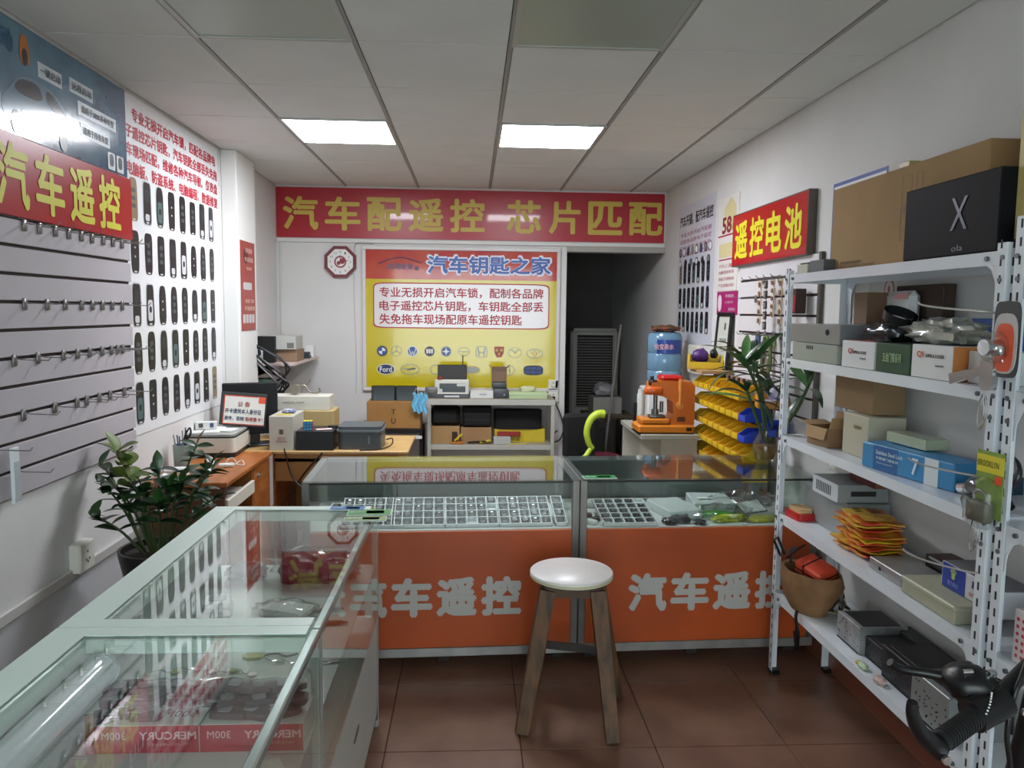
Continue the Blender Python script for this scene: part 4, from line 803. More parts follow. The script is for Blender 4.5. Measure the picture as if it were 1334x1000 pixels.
# carton T U on black stand
t = thing('black_stand', 'black metal stand with white top strip beside shelf unit', 'stand', (-.60, 6.28, 0)); B(-.23, .21, -.2, .2, .64, .66).build('top', MBLACK, t)
B(-.20, .21, -.215, -.2, .60, .625).build('front_strip', WHITE, t)
for x in (-.22, .19):
    for y in (-.19, .17): B(x, x+.02, y, y+.02, 0, .64).build('leg', MBLACK, t)
t = boxt('carton', 'open brown carton lettered T U holding black tablets', 'box', (-.615, 6.25, .662), (.42, .30, .23), M('#a5773f', .75, var=.15, vs_=4), 0, texts=[('f', 'T', 0, .15, .035, .04, M('#4d351e', .6)), ('f', 'U', 0, .075, .035, .04, M('#4d351e', .6))], b=.004)
B(-.21, .21, -.153, -.151, .0, .018).build('bottom_strip', M('#2a1c14', .8), t)  # darker strip along the bottom of the carton front
for i, (x, w_) in enumerate([(-.70, .19), (-.52, .17)]):
    t = thing('tablet', ['black tablet standing in carton, left one', 'black tablet standing in the carton, right one'][i], 'tablet', (x, 6.16, .893), 0); t.rotation_euler = (-.15, 0, .05)
    B(-w_/2, w_/2, 0, .02, 0, .12, b=.006).build('case', BLACK, t); B(-w_/2+.015, w_/2-.015, -.001, 0, .0, .105).build('screen', M('#0a0a0c', .15), t)
mb = MB()
for i, x in enumerate((-.035, .02)):
    vs = []; 
    for a in range(9):
        for b2 in range(7): vs.append((x+(a/8-.5)*.06+.01*math.sin(b2*1.3), -.01-.012*math.sin(a*1.6)-.004*b2, -.04-b2/6*.15+.01*math.sin(a*.8)))
    mb.add(vs, [(a*7+b2, a*7+b2+1, (a+1)*7+b2+1, (a+1)*7+b2) for a in range(8) for b2 in range(6)], 0, True)
    mb.tube([(x-.02, -.01, -.04), (x, -.005, .0), (x+.02, -.01, -.04)], .0015, 5, 1)
single(mb, 'face_mask', [M('#7fc0dc', .7), WHITE], 'light blue face masks hanging between the carton and shelf unit', 'mask', (-.40, 6.09, 1.0))
single(MB().cyl((0, 0, 0), (0, 0, .012), .03, n=16).cyl((0, 0, .012), (0, 0, .11), .01, n=10).cyl((-.03, 0, .05), (.03, 0, .05), .008, n=8).cyl((.04, 0, 0), (.04, 0, .06), .012, n=10), 'small_vise', M('#2c2622', .4, .5), 'small dark metal vise on the pale desk near the wall', 'vise', (-.72, 5.25, .75))
# ================================================================== SHELF UNIT AT THE BACK
t = thing('shelf_unit', 'grey metal shelf unit under the framed board', 'shelf', (-.355, 6.2, 0)); GM = M('#b9b8ae', .5, var=.08, vs_=5)
B(0, 1.03, 0, .35, .86, .905, b=.004).build('top_board', M('#9a9384', .5, var=.2, vs_=8), t); B(-.004, 1.034, -.008, 0, .855, .90, b=.002).build('shelf_lip', GM, t)
B(.03, 1.0, .0, .34, .50, .532).build('shelf_board', M('#a39b8a', .5, var=.2, vs_=8), t); B(.03, 1.0, -.006, 0, .49, .53, b=.002).build('shelf_lip', GM, t)
B(.03, 1.0, .0, .34, .12, .15).build('shelf_board', GM, t)
for x in (0, 1.0):
    for y in (-.006, .32): B(x, x+.03, y, y+.03, 0, .86, b=.002).build('post', GM, t)
t = thing('label_printer', 'cream and grey device with black screen and antenna on the shelf unit', 'machine', (-.16, 6.33, .905))
mb = MB(); mb.box(-.14, .14, -.09, .09, 0, .035, 1, .006); mb.prism([(-.09, .035), (.09, .035), (.09, .13), (.04, .15), (-.07, .06)], Matrix.Translation((-.13, 0, 0)) @ Matrix(((0, 0, 1, 0), (1, 0, 0, 0), (0, 1, 0, 0), (0, 0, 0, 1))), .26, 0)
mb.box(-.14, .14, -.085, -.05, .03, .15, 0, .01); mb.build('body', [M('#d2d2c6', .4), M('#55585a', .4)], t)
B(-.10, .11, -.088, -.084, .05, .12).build('panel', M('#454a4e', .3), t); MB().rbox(FR(-.09, -.089, .062), .03, .03, .001, .9, 0).rbox(FR(.08, -.089, .108), .08, .022, .001, .3, 0).build('label_print', M('#c9ccc6', .4), t)
B(-.06, .06, -.094, -.088, .008, .022).build('slot', M('#cfd2d2', .3), t)
mb = MB(); T = Matrix.Translation((0, .03, .15)) @ Matrix.Rotation(-.2, 4, 'X'); mb.T = T; mb.box(-.12, .12, -.006, .006, -.02, .115, 0, .006); mb.build('screen', M('#2a2624', .35), t)
MB().cyl((-.095, -.06, .15), (-.095, -.06, .17), .025, n=18).build('knob', M('#8a3a24', .4), t)
MB().tube([(.085, .05, .14), (.085, .05, .34)], .004, 6).build('antenna', BLACK, t)
boxt('white_box', 'low white box right of the cream device on shelf unit', 'box', (.085, 6.31, .905), (.19, .12, .062), M('#d6d6d2', .45), 0, texts=[('f', 'SMART', .01, .032, .06, .010, M('#6a6a6a', .5))])
t = thing('dark_device', 'dark grey small device carrying a brown open box', 'machine', (.235, 6.32, .905)); mb = MB(); mb.box(-.06, .06, -.08, .06, 0, .08, 0, .006); mb.box(-.07, .05, -.07, .06, .082, .13, 0, .006); mb.cyl((.03, -.085, .03), (.03, -.08, .03), .008, n=10, k=1); mb.build('body', [M('#4c5054', .4), CHROME], t)
t = thing('open_box', 'brown open topped box standing on the dark device', 'box', (.225, 6.32, 1.037)); B(-.06, .06, -.04, .04, 0, .11, b=.003).build('body', M('#7d6450', .7), t); mb = MB(); mb.beam((-.06, 0, .11), (-.085, 0, .135), .08, .003, upv=(1, 0, 1)); mb.beam((.06, 0, .11), (.085, 0, .135), .08, .003, upv=(1, 0, -1)); mb.box(-.058, .058, -.041, -.039, .085, .125); mb.build('flaps', M('#6d5646', .7), t)
boxt('green_box', 'pale green long low box at the right of shelf unit top', 'box', (.46, 6.30, .905), (.31, .14, .05), M('#b4c79a', .5), 0, lid=(.022, M('#bccfa2', .5)))
single(MB().blob((0, 0, .02), (.12, .08, .05), 15, .35, 10, p=.7), 'paper_packet', M('#cfd0ac', .5), 'small crumpled pale packet on the pale green box', 'packet', (.46, 6.30, .9575))
single(MB().box(-.05, .05, -.02, .02, 0, .09, b=.005).cyl((-.02, -.024, .06), (-.02, -.02, .06), .012, n=12), 'metal_lock_body', M('#6d6d6a', .4, .5), 'dull metal lock body left of the cream device', 'lock', (-.325, 6.26, .905))
for i, (x, w_, h, c_, lb) in enumerate([(-.215, .24, .14, '#b08a5a', 'tan carton at left in the shelf unit'), (.04, .25, .13, '#a17d55', 'tan carton in the middle of shelf unit')]): boxt('carton', lb, 'box', (x, 6.36, .532), (w_, .22, h), M(c_, .7, var=.1), 0)
single(MB().box(-.12, .12, -.1, .1, 0, .16, b=.03), 'black_case', MBLACK, 'black soft case on the left tan carton', 'case', (-.215, 6.36, .674))
single(MB().box(-.12, .12, -.1, .1, 0, .18, b=.02).box(-.121, .121, -.101, -.1, .06, .065, 1).box(-.121, .121, -.101, -.1, .11, .115, 1), 'black_case', [MBLACK, M('#26282a', .5)], 'ribbed black case on the middle tan carton', 'case', (.045, 6.36, .664))
boxt('yellow_box', 'long yellow box at right in the shelf unit', 'box', (.40, 6.40, .532), (.42, .16, .11), M('#d0b82e', .5, var=.15), 0)
single(MB().rbox(TR(0, 0, 0), .40, .18, .15, .35, 0, 28, 0), 'black_case', MBLACK, 'black rounded case on the yellow box', 'case', (.385, 6.40, .644))
boxt('grey_box', 'small light grey box before the yellow box', 'box', (.25, 6.26, .532), (.14, .08, .055), M('#b6b8b4', .5), .05)
boxt('red_box', 'dark red small carton behind the light grey box', 'box', (.31, 6.305, .589), (.19, .04, .035), M('#8f2c24', .5), -.08)
t = thing('small_key_cutter', 'small orange based hand tool with yellow lever on shelf unit', 'tool', (-.115, 6.225, .532)); B(-.05, .05, -.02, .03, 0, .02, b=.003).build('base', M('#b8752e', .4), t)
mb = MB(); mb.box(-.04, .0, -.0, .03, .02, .1, 0, .004); mb.beam((-.02, -.01, .03), (.04, -.01, .085), .014, .01, k=1); mb.build('lever', [M('#3a2420', .5), M('#d9c22a', .4)], t)
single(MB().tube([(-.1, 0, .01), (-.03, .01, .015), (.05, 0, .02)], .008, 6, 0, 3).tube([(.0, .0, .01), (.06, .02, .02), (.09, .01, .025)], .01, 6, 1, 3), 'screwdriver', [BLACK, M('#c9b52e', .4)], 'black and yellow screwdriver before the middle tan carton', 'tool', (.07, 6.22, .535))
single(MB().box(-.07, .07, -.004, .004, 0, .008), 'yellow_pencil', M('#c9b84a', .4), 'thin yellow pencil on the right shelf board edge', 'pencil', (.38, 6.225, .532), .1)
# ================================================================== DOORWAY ROOM
t = thing('air_cooler', 'large white evaporative air cooler standing in the dark doorway', 'air cooler', (1.31, 8.2, 0)); CW = M('#b9b6ae', .5, var=.1)
B(-.26, .26, -.01, .38, .05, 1.42, b=.03).build('cabinet', CW, t); B(-.19, .19, -.014, -.009, .60, 1.37).build('grille_back', M('#1a1a1a', .8), t)
lm = B(-.185, .185, -.03, -.014, 0, .008).mesh('louvre', M('#8f8c86', .5))
for i in range(26):
    o = bpy.data.objects.new('louvre', lm); C.objects.link(o); o.parent = t; o.location = (0, 0, .615+.029*i); o.rotation_euler.x = .3
fr = MB(); fr.box(-.21, -.19, -.03, -.01, .58, 1.39, b=.004); fr.box(.19, .21, -.03, -.01, .58, 1.39, b=.004); fr.build('grille_frame', CW, t)
B(-.23, .23, .0, .34, 1.42, 1.44, b=.005).build('top_panel', CW, t); B(-.25, .25, 0, .36, 0, .05).build('base', BLACK, t)
t = thing('wall_shelf', 'pale board shelf high in the dark back room', 'shelf', (.55, 8.3, 1.70)); B(-.35, .40, 0, .4, 0, .02).build('board', M('#cdc5bd', .4), t); B(-.35, -.33, .3, .69, -.2, 0).build('bracket', BLACK, t)
t = thing('low_table', 'low dark table heaped with a white box in back room', 'table', (1.35, 7.5, 0)); B(-.25, .2, -.2, .2, .60, .63).build('table_top', M('#5a4a34', .6), t)
for x in (-.23, .16):
    for y in (-.18, .16): B(x, x+.03, y, y+.03, 0, .60).build('leg', M('#2a2420', .6), t)
boxt('white_carton', 'white carton on low table in back room', 'box', (1.31, 7.5, .632), (.28, .24, .16), M('#a7a49c', .6), .05)
single(MB().blob((0, 0, .06), (.22, .2, .14), 21, .3, 10), 'plastic_bag', M('#a09ba0', .4), 'crumpled pale bag on the white carton in back room', 'bag', (1.30, 7.5, .795))
single(MB().cyl((0, 0, 0), (.16, .02, 1.5), .012, n=10), 'broom_stick', M('#8f8a84', .4), 'slanted stick leaning in the dark back room', 'stick', (1.24, 7.22, 0))
t = thing('bed_bench', 'black bench with glossy top left in the dark doorway', 'bench', (.98, 6.98, 0)); B(-.2, .2, -.3, .3, .0, .62, b=.01).build('body', MBLACK, t)
t = thing('office_chair', 'black desk chair with lime green curved armrest in the doorway', 'chair', (.93, 5.35, 0), .2)
MB().tube([(-.0, 0, .90), (-.05, 0, .90), (-.10, 0, .86), (-.125, 0, .78), (-.11, 0, .70), (-.08, 0, .655)], lambda q: .030-.012*q, 10, 0, 5).build('armrest', M('#b7cf3a', .4), t); MB().tube([(-.09, 0, .66), (-.13, -.01, .61), (-.17, -.02, .58)], .018, 8).build('arm_support', M('#b7cf3a', .4), t)
B(-.20, .10, .0, .4, .42, .50, b=.03).build('seat', MBLACK, t); B(-.18, .08, .34, .40, .50, .86, b=.03).build('backrest', MBLACK, t); MB().cyl((-.06, .22, .09), (-.06, .22, .42), .025).build('column', BLACK, t); MB().beam((-.10, .1, .60), (-.03, .36, .60), .03, .03, upv=(0, 0, 1)).build('arm_bar', BLACK, t)
for i in range(5): a = i*1.257; MB().beam((-.06, .22, .08), (-.06+.18*math.cos(a), .22+.18*math.sin(a), .05), .04, .03, upv=(0, 0, 1)).cyl((-.06+.18*math.cos(a), .20+.18*math.sin(a), .025), (-.06+.18*math.cos(a), .24+.18*math.sin(a), .025), .025).build('leg', BLACK, t)
t = thing('round_stool', 'maroon plastic stool in the doorway behind the counter', 'stool', (1.05, 6.15, 0)); MB().lathe([(.15, .40), (.165, .41), (.165, .45), (.15, .46)], 28).build('seat', M('#7a1c3a', .4), t)
for i in range(4): a = i*PI/2+.6; MB().beam((.17*math.cos(a), .17*math.sin(a), 0), (.12*math.cos(a), .12*math.sin(a), .405), .03, .02).build('leg', M('#7a1c3a', .4), t)
# cabinet, key machine, bottle
t = thing('low_cabinet', 'grey white low cabinet with an open side under orange machine', 'cabinet', (1.075, 4.76, 0)); CM_ = M('#b9b6aa', .5, var=.06)
B(-.01, .36, -.01, .66, .818, .85, b=.003).build('top_board', M('#a9a89c', .4), t); B(.12, .35, 0, .02, .05, .818).build('front_panel', CM_, t); B(0, .13, 0, .64, .05, .07).build('bottom_board', CM_, t)
B(.12, .135, .02, .64, .05, .818).build('partition', CM_, t); B(0, .12, .62, .64, .05, .818).build('end_panel', CM_, t); B(.0, .12, .0, .0+.012, .07, .20).build('front_lip', CM_, t); B(.01, .12, .012, .62, .56, .575).build('shelf_board', CM_, t); B(.135, .35, .62, .64, .05, .818).build('end_panel', CM_, t); B(.02, .34, .03, .6, 0, .05).build('plinth', MBLACK, t)
single(MB().lathe([(.032, 0), (.036, .01), (.036, .07), (.028, .085), (.028, .10)], 20), 'glass_jar', M('#b0702a', .2, coat=.5), 'orange brown jar in the open side of low cabinet', 'jar', (1.135, 4.95, .576))
OM = M('#cf7a1e', .35, coat=.2); OM2 = M('#c9681e', .35, coat=.2)
t = thing('key_cutting_machine', 'orange key cutting machine with red top on the low cabinet', 'key machine', (1.225, 4.86, .853), .0)
mb = MB(); mb.box(-.175, .185, -.09, .12, 0, .055, 0, .012); mb.box(-.175, .185, -.088, .118, -.003, .003, 1); mb.build('base', [OM, BLACK], t)
B(-.155, .03, -.08, .08, .058, .095, b=.01).build('table_plate', OM, t)
mb = MB(); mb.prism([(.03, .055), (.185, .055), (.185, .30), (.16, .33), (.0, .335), (-.09, .32), (-.10, .25), (.0, .23), (.045, .20), (.05, .12)], FR(0, .09, 0), .16, 0); mb.build('column', OM2, t)
B(-.03, .11, -.06, .08, .334, .365, b=.02).build('top_cap', M('#b8201c', .35), t)
mb = MB(); mb.cyl((-.085, -.04, .33), (-.085, -.04, .36), .012); mb.box(-.10, -.05, -.06, .0, .30, .335, b=.006); mb.build('adjuster', BLACK, t)
mb = MB(); mb.box(-.13, -.02, -.085, -.02, .245, .295, b=.01); mb.cyl((-.135, -.05, .26), (-.12, -.05, .26), .015); mb.build('head', M('#c95a1e', .35), t)
mb = MB(); mb.cyl((-.06, -.04, .10), (-.06, -.04, .245), .014); mb.cyl((-.06, -.04, .12), (-.06, -.04, .15), .024); mb.cyl((-.02, -.04, .13), (-.02, -.04, .2), .012); mb.box(-.10, .0, -.07, .0, .095, .115, b=.003); mb.build('spindle', M('#6d6d6a', .3, .8), t)
mb = MB(); mb.cyl((.085, -.075, .18), (.085, -.095, .18), .022); mb.cyl((.085, -.09, .18), (.085, -.09, .30), .009); mb.cyl((.085, -.09, .27), (.085, -.09, .345), .013); mb.build('handle', M('#d98a3a', .4), t)
B(.075, .125, -.0735, -.0695, .075, .105).build('label_plate', M('#5a2a18', .4), t); B(.13, .165, -.0935, -.089, .018, .04).build('switch', BLACK, t)
single(MB().cyl((0, 0, 0), (0, 0, .22), .028, n=20).cyl((0, 0, .22), (0, 0, .25), .022, n=20).box(-.05, -.03, -.01, .01, .0, .16, 1), 'oil_bottle', [M('#c9cdc6', .3), BLACK], 'pale plastic bottle behind the orange machine head', 'bottle', (1.14, 5.12, .85))
t = thing('water_dispenser', 'white water dispenser stand below the blue bottle', 'dispenser', (1.435, 5.70, 0)); B(-.15, .15, -.15, .15, 0, 1.06, b=.01).build('body', WHITE, t)
t = thing('water_bottle', 'large blue water bottle by the doorway', 'bottle', (1.435, 5.70, 1.062))
bl = M('#6f97b4', .15, coat=.5, var=.2, vs_=4); MB().lathe([(.10, 0), (.128, .02), (.13, .11), (.122, .125), (.13, .14), (.13, .24), (.122, .255), (.13, .27), (.13, .37), (.115, .40), (.06, .415)], 36).build('body', bl, t)
lb = MB()
for i in range(12):
    a0, a1 = -2.25+i*.13, -2.25+(i+1)*.13; lb.add([(.1315*math.cos(a), .1315*math.sin(a), z) for a in (a0, a1) for z in (.255, .355)], [(0, 2, 3, 1)])
lb.build('label', M('#26408a', .3), t); q = MB(); q.T = Matrix.Rotation(-.12, 4, 'Z'); q.text('怡宝泉水', FR(-.02, -.1325, .305), .14, .04, .03).build('lettering', M('#c99aa8', .4), t)
single(MB().blob((0, 0, .018), (.2, .18, .05), 26, .4, 10).tube([(-.1, 0, .01), (.0, 0, .03), (.12, .02, .02)], .01, 6, 1, 4), 'cloth_heap', [M('#3a4a34', .6, var=.5, vs_=25, hx2='#8f3a24'), M('#b8482a', .4)], 'small heap of coloured straps on top of blue bottle', 'straps', (1.435, 5.70, 1.479))
t = thing('wall_meter_box', 'cream plastic cover box on the right wall behind the yellow tub', 'box', (XR-.001, 5.50, 1.28), -HP); B(-.12, .12, -.05, 0, -.10, .10, b=.006).build('cover', M('#d9d4c4', .45), t)
# louvre rack with bins
t = thing('bin_rack', 'brown louvred stand for parts bins against the right wall', 'rack', (1.60, 4.495, 0), -HP)
B(-.445, .445, -.012, .0, .45, 1.235).build('back_panel', M('#8f8478', .5), t)
for x in [-.43+.086*i for i in range(11)]: B(x-.012, x+.012, -.024, -.012, .45, 1.235).build('slat', M('#5a3324', .5), t)
for x in (-.445, .415): B(x, x+.03, -.03, .02, 0, 1.235, b=.002).build('post', M('#4a423c', .5), t)
B(-.445, .445, -.15, .02, .0, .03).build('base', M('#4a423c', .5), t)
YB_ = M('#e0b81e', .4, coat=.1); BB_ = M('#2846c0', .4, coat=.1)
def bin_mesh(w_, d, h, mats):
    mb = MB(); th = .003; prof = [(0, 0), (d, 0), (d, h), (d*.35, h), (0, h*.5)]
    for x in (-w_/2, w_/2-th): mb.prism([(-y, z) for y, z in prof], Matrix.Translation((x, -d, 0)) @ Matrix(((0, 0, 1, 0), (-1, 0, 0, 0), (0, 1, 0, 0), (0, 0, 0, 1))), th)
    mb.box(-w_/2, w_/2, -d, 0, 0, th); mb.box(-w_/2, w_/2, -th, 0, 0, h); mb.box(-w_/2, w_/2, -d, -d+th, 0, h*.5, b=.001); mb.box(-w_/2+.015, w_/2-.015, -d-.001, -d, h*.1, h*.42); mb.box(-w_/2+th, w_/2-th, -d+.01, -.01, th, h*.45, 1)
    return mb.mesh('parts_bin', mats)
ybm = bin_mesh(.1, .135, .068, [YB_, M('#c07a1e', .5)]); bbm = bin_mesh(.1, .135, .068, [BB_, M('#1f2f80', .5)])
ob = 0
for r, (z, n, lbl) in enumerate([(1.145, 8, 'top'), (1.04, 9, 'second'), (.93, 9, 'third'), (.825, 9, 'fourth'), (.72, 9, 'lowest visible')]):
    for i in range(n):
        y = 4.885-.108*i; blue = i == 8 and r in (1, 2)
        o = bpy.data.objects.new('parts_bin', bbm if blue else ybm); C.objects.link(o); o.location = (1.575, y, z); o.rotation_euler = (0, 0, -HP)
        tag(o, ('blue parts bin at the near end of the %s row' % lbl) if blue else 'yellow parts bin, %s from the doorway end, %s row of brown rack' % (ORD[i], lbl), 'bin', None if blue else 'yellow bins in the %s row' % lbl)
bigb = bin_mesh(.15, .16, .075, [M('#d9922a', .4), M('#b8b4c4', .5)])
o = bpy.data.objects.new('parts_bin', bigb); C.objects.link(o); o.location = (1.575, 3.99, 1.13); o.rotation_euler.z = -.25; tag(o, 'larger orange yellow bin at near end of the top row', 'bin')
o = bpy.data.objects.new('parts_bin', bbm); C.objects.link(o); o.location = (1.55, 3.88, 1.0); o.rotation_euler.z = -.1; tag(o, 'blue parts bin turned to the camera behind the vase', 'bin')
single(MB().blob((0, 0, .03), (.12, .1, .07), 71, .35, 10), 'foam_piece', M('#c4bfd9', .5, var=.2), 'lilac white lump lying in the larger orange bin', 'packet', (1.59, 3.90, 1.17))
boxt('tan_tray', 'tan board carrying the yellow tub above the bins', 'tray', (1.53, 4.86, 1.236), (.20, .26, .02), M('#a98a64', .6), 0)
t = thing('yellow_tub', 'yellow parts tub with purple tape rolls above the bins', 'tub', (1.50, 4.90, 1.258), -.15)
o = bpy.data.objects.new('tub', bin_mesh(.21, .12, .09, [YB_, M('#4a2a5a', .5)])); C.objects.link(o); o.parent = t; o.location = (0, .06, 0)
single(MB().blob((0, 0, .04), (.11, .09, .09), 77, .2, 10).blob((.09, 0, .05), (.05, .05, .06), 78, .3, 8, 1), 'purple_ball', [M('#4a2466', .4), BLACK], 'purple and black rubber lumps in the yellow tub', 'lump', (1.47, 4.91, 1.30))
# ================================================================== PLANTS
LEAF = M('#3c6a34', .35, coat=.2, var=.4, vs_=6, hx2='#24451f'); LEAFY = M('#6d7a34', .4, var=.4, vs_=9, hx2='#4f6a2c'); LEAFD = M('#234a26', .35, coat=.15, var=.35, vs_=6, hx2='#16301a')
def leaf_mesh(L, W, droop, mat, n=6, fold=.15):
    mb = MB(); vs = []
    for i in range(n+1):
        s = i/n; wd = W*math.sin(PI*min(1, s*.92+.06))**.8*(1-.25*s); x = L*s*math.cos(droop*s*.7); z = L*(.18*s-droop*.55*s*s)
        for q in (-1, 0, 1): vs.append((x, q*wd/2, z+abs(q)*fold*wd))
    mb.add(vs, [(3*i+q, 3*i+q+3, 3*i+q+4, 3*i+q+1) for i in range(n) for q in (0, 1)], 0, True)
    return mb.mesh('leaf', mat)
def leaf(m, root, p, d, roll=0):
    d = Vector(d).normalized(); z = Vector((0, 0, 1)); y = z.cross(d); y = y.normalized() if y.length > .01 else Vector((0, 1, 0)); zz = d.cross(y)
    R = Matrix((d, y, zz)).transposed().to_4x4(); o = bpy.data.objects.new('leaf', m); C.objects.link(o); o.parent = root; o.matrix_local = Matrix.Translation(p) @ R @ Matrix.Rotation(roll, 4, 'X')
rr = random.Random(21)
# zz plant in dark pot
PX, PY = -1.31, 3.27
t = thing('potted_plant', 'bushy green plant with round leaves in a dark pot at left wall', 'plant', (PX, PY, 0))
MB().lathe([(.11, 0), (.12, .02), (.15, .50), (.165, .575), (.168, .60), (.155, .60), (.15, .56), (.02, .55)], 32).build('pot', M('#1d1c1a', .4, var=.3), t)
pm_ = MB()
for i in range(90):
    a = -PI/2+rr.uniform(-1.2, 1.2); z = rr.uniform(.30, .52); r = .12+.03*z/.5+.001; pm_.T = Matrix.Translation((r*math.cos(a), r*math.sin(a), z)) @ Matrix.Rotation(a, 4, 'Z') @ Matrix.Rotation(HP, 4, 'Y'); pm_.rbox(Matrix.Identity(4), .015, .015, .002, 1, 0, 8)
pm_.build('pebble_pattern', M('#8f8c80', .5), t)
MB().lathe([(.02, .555), (.145, .56), (.15, .575)], 20).build('soil', M('#241a12', .9), t)
lm1 = [leaf_mesh(.085, .048, .35, LEAF), leaf_mesh(.075, .044, .2, LEAFD), leaf_mesh(.10, .052, .45, LEAFD), leaf_mesh(.10, .078, .3, LEAFY)]
stems = [(-.26, .02, .30, .6), (-.16, .04, .44, .0), (-.10, -.02, .34, .2), (-.02, .05, .36, 0), (.06, -.05, .30, .3), (.12, .06, .46, .1), (.20, -.03, .40, .4), (.16, .1, .34, 0), (-.24, -.06, .18, .9), (.22, -.08, .26, .5), (-.15, .0, .28, .2), (.03, -.1, .25, .4), (-.05, -.03, .28, 0), (.10, -.06, .33, .2), (-.30, .03, .38, .3)]
for si, (dx, dy, h, bend) in enumerate(stems):
    p0 = Vector((dx*.25, dy*.3, .57)); p3 = Vector((max(dx*1.15, -.25), dy, .57+h*.98)); p1 = p0.lerp(p3, .4)+Vector((0, 0, h*.15)); p2 = p0.lerp(p3, .75)+Vector((0, 0, h*.12)); P = [p0, p1, p2, p3]
    MB().tube(P, lambda q: .007-.004*q, 6, 0, 4).build('stem', M('#3a4a26', .5), t)
    n = 5+si % 2
    for k in range(n):
        s = .42+.58*k/(n-1); idx = s*3; i0 = min(int(idx), 2); p = P[i0].lerp(P[i0+1], idx-i0); az = rr.uniform(0, .9)+k*.5
        for sg in (0, PI):
            d = (math.cos(az+sg), math.sin(az+sg)*.8, rr.uniform(-.1, .5))
            if PX+p.x+d[0]*.1 < XL+.01: d = (abs(d[0])*.2, d[1], .6)
            leaf(lm1[3] if si in (1, 2) and k > 1 else lm1[(si+k) % 3], t, p, d, rr.uniform(-.5, .5))
    d_ = (p3-p2).normalized()
    if PX+p3.x+d_.x*.1 > XL+.01: leaf(lm1[3 if si in (1, 2) else 0], t, p3, d_, 0)
# lucky bamboo plant in glass vase
t = thing('vase_plant', 'long leaved green plant in a clear glass vase on the bagged goods counter', 'plant', (1.49, 3.80, .8655))
MB().lathe([(.035, 0), (.05, .01), (.066, .06), (.06, .10), (.035, .15), (.038, .17), (.034, .17), (.031, .15), (.055, .10), (.06, .06), (.045, .016), (.01, .014)], 28).build('vase', glass('vase_glass', (.9, .88, .8)), t)
MB().lathe([(.04, .018), (.056, .06), (.052, .085), (.01, .085)], 24).build('roots', M('#6a4a24', .5, var=.5, vs_=25, hx2='#8f7a3a'), t)
LB = M('#2f5530', .35, coat=.15, var=.4, vs_=5, hx2='#1c3a1e'); lm2 = [leaf_mesh(.27, .046, .6, LB, 8), leaf_mesh(.22, .042, .9, LB, 8), leaf_mesh(.26, .052, .3, M('#4a7a38', .35, var=.4, vs_=5, hx2='#2f5a2a'), 8), leaf_mesh(.28, .038, 1.0, LB, 8)]
crowns = [((0, 0, .1), (-.05, -.02, .34), (-.15, -.05, .53), 15), ((.01, 0, .1), (-.02, .02, .34), (-.07, .03, .52), 12), ((0, .01, .1), (-.07, -.03, .24), (-.13, -.05, .38), 9), ((.02, .0, .1), (.06, -.2, .28), (.0, -.50, .48), 7)]
for (a, b_, c_, n) in crowns:
    MB().tube([a, b_, c_], .008, 8, 0, 4).build('stem', M('#3f5a2e', .5), t)
    for k in range(n):
        az = k*2.4+rr.uniform(-.3, .3); el = .95*(k/n)-.35+rr.uniform(-.15, .2); p = Vector(b_).lerp(Vector(c_), .5+.5*k/n); d = Vector((math.cos(az)*math.cos(el), math.sin(az)*math.cos(el), math.sin(el)+.15))
        d.normalize(); d.x = min(d.x, max(-.3, (.11-p.x)/.27))
        if n == 7: d.x = -abs(d.x)*.3; d.y *= .8
        leaf(lm2[(k+n) % 4], t, p, d, rr.uniform(-.3, .3))
MB().tube([(.0, 0, .1), (.03, -.02, .25), (.05, -.05, .45)], .003, 6, 0, 4).tube([(.02, .0, .12), (.06, -.03, .2), (.07, -.06, .35)], .003, 6, 0, 4).build('thin_stem', M('#5a5a34', .5), t)
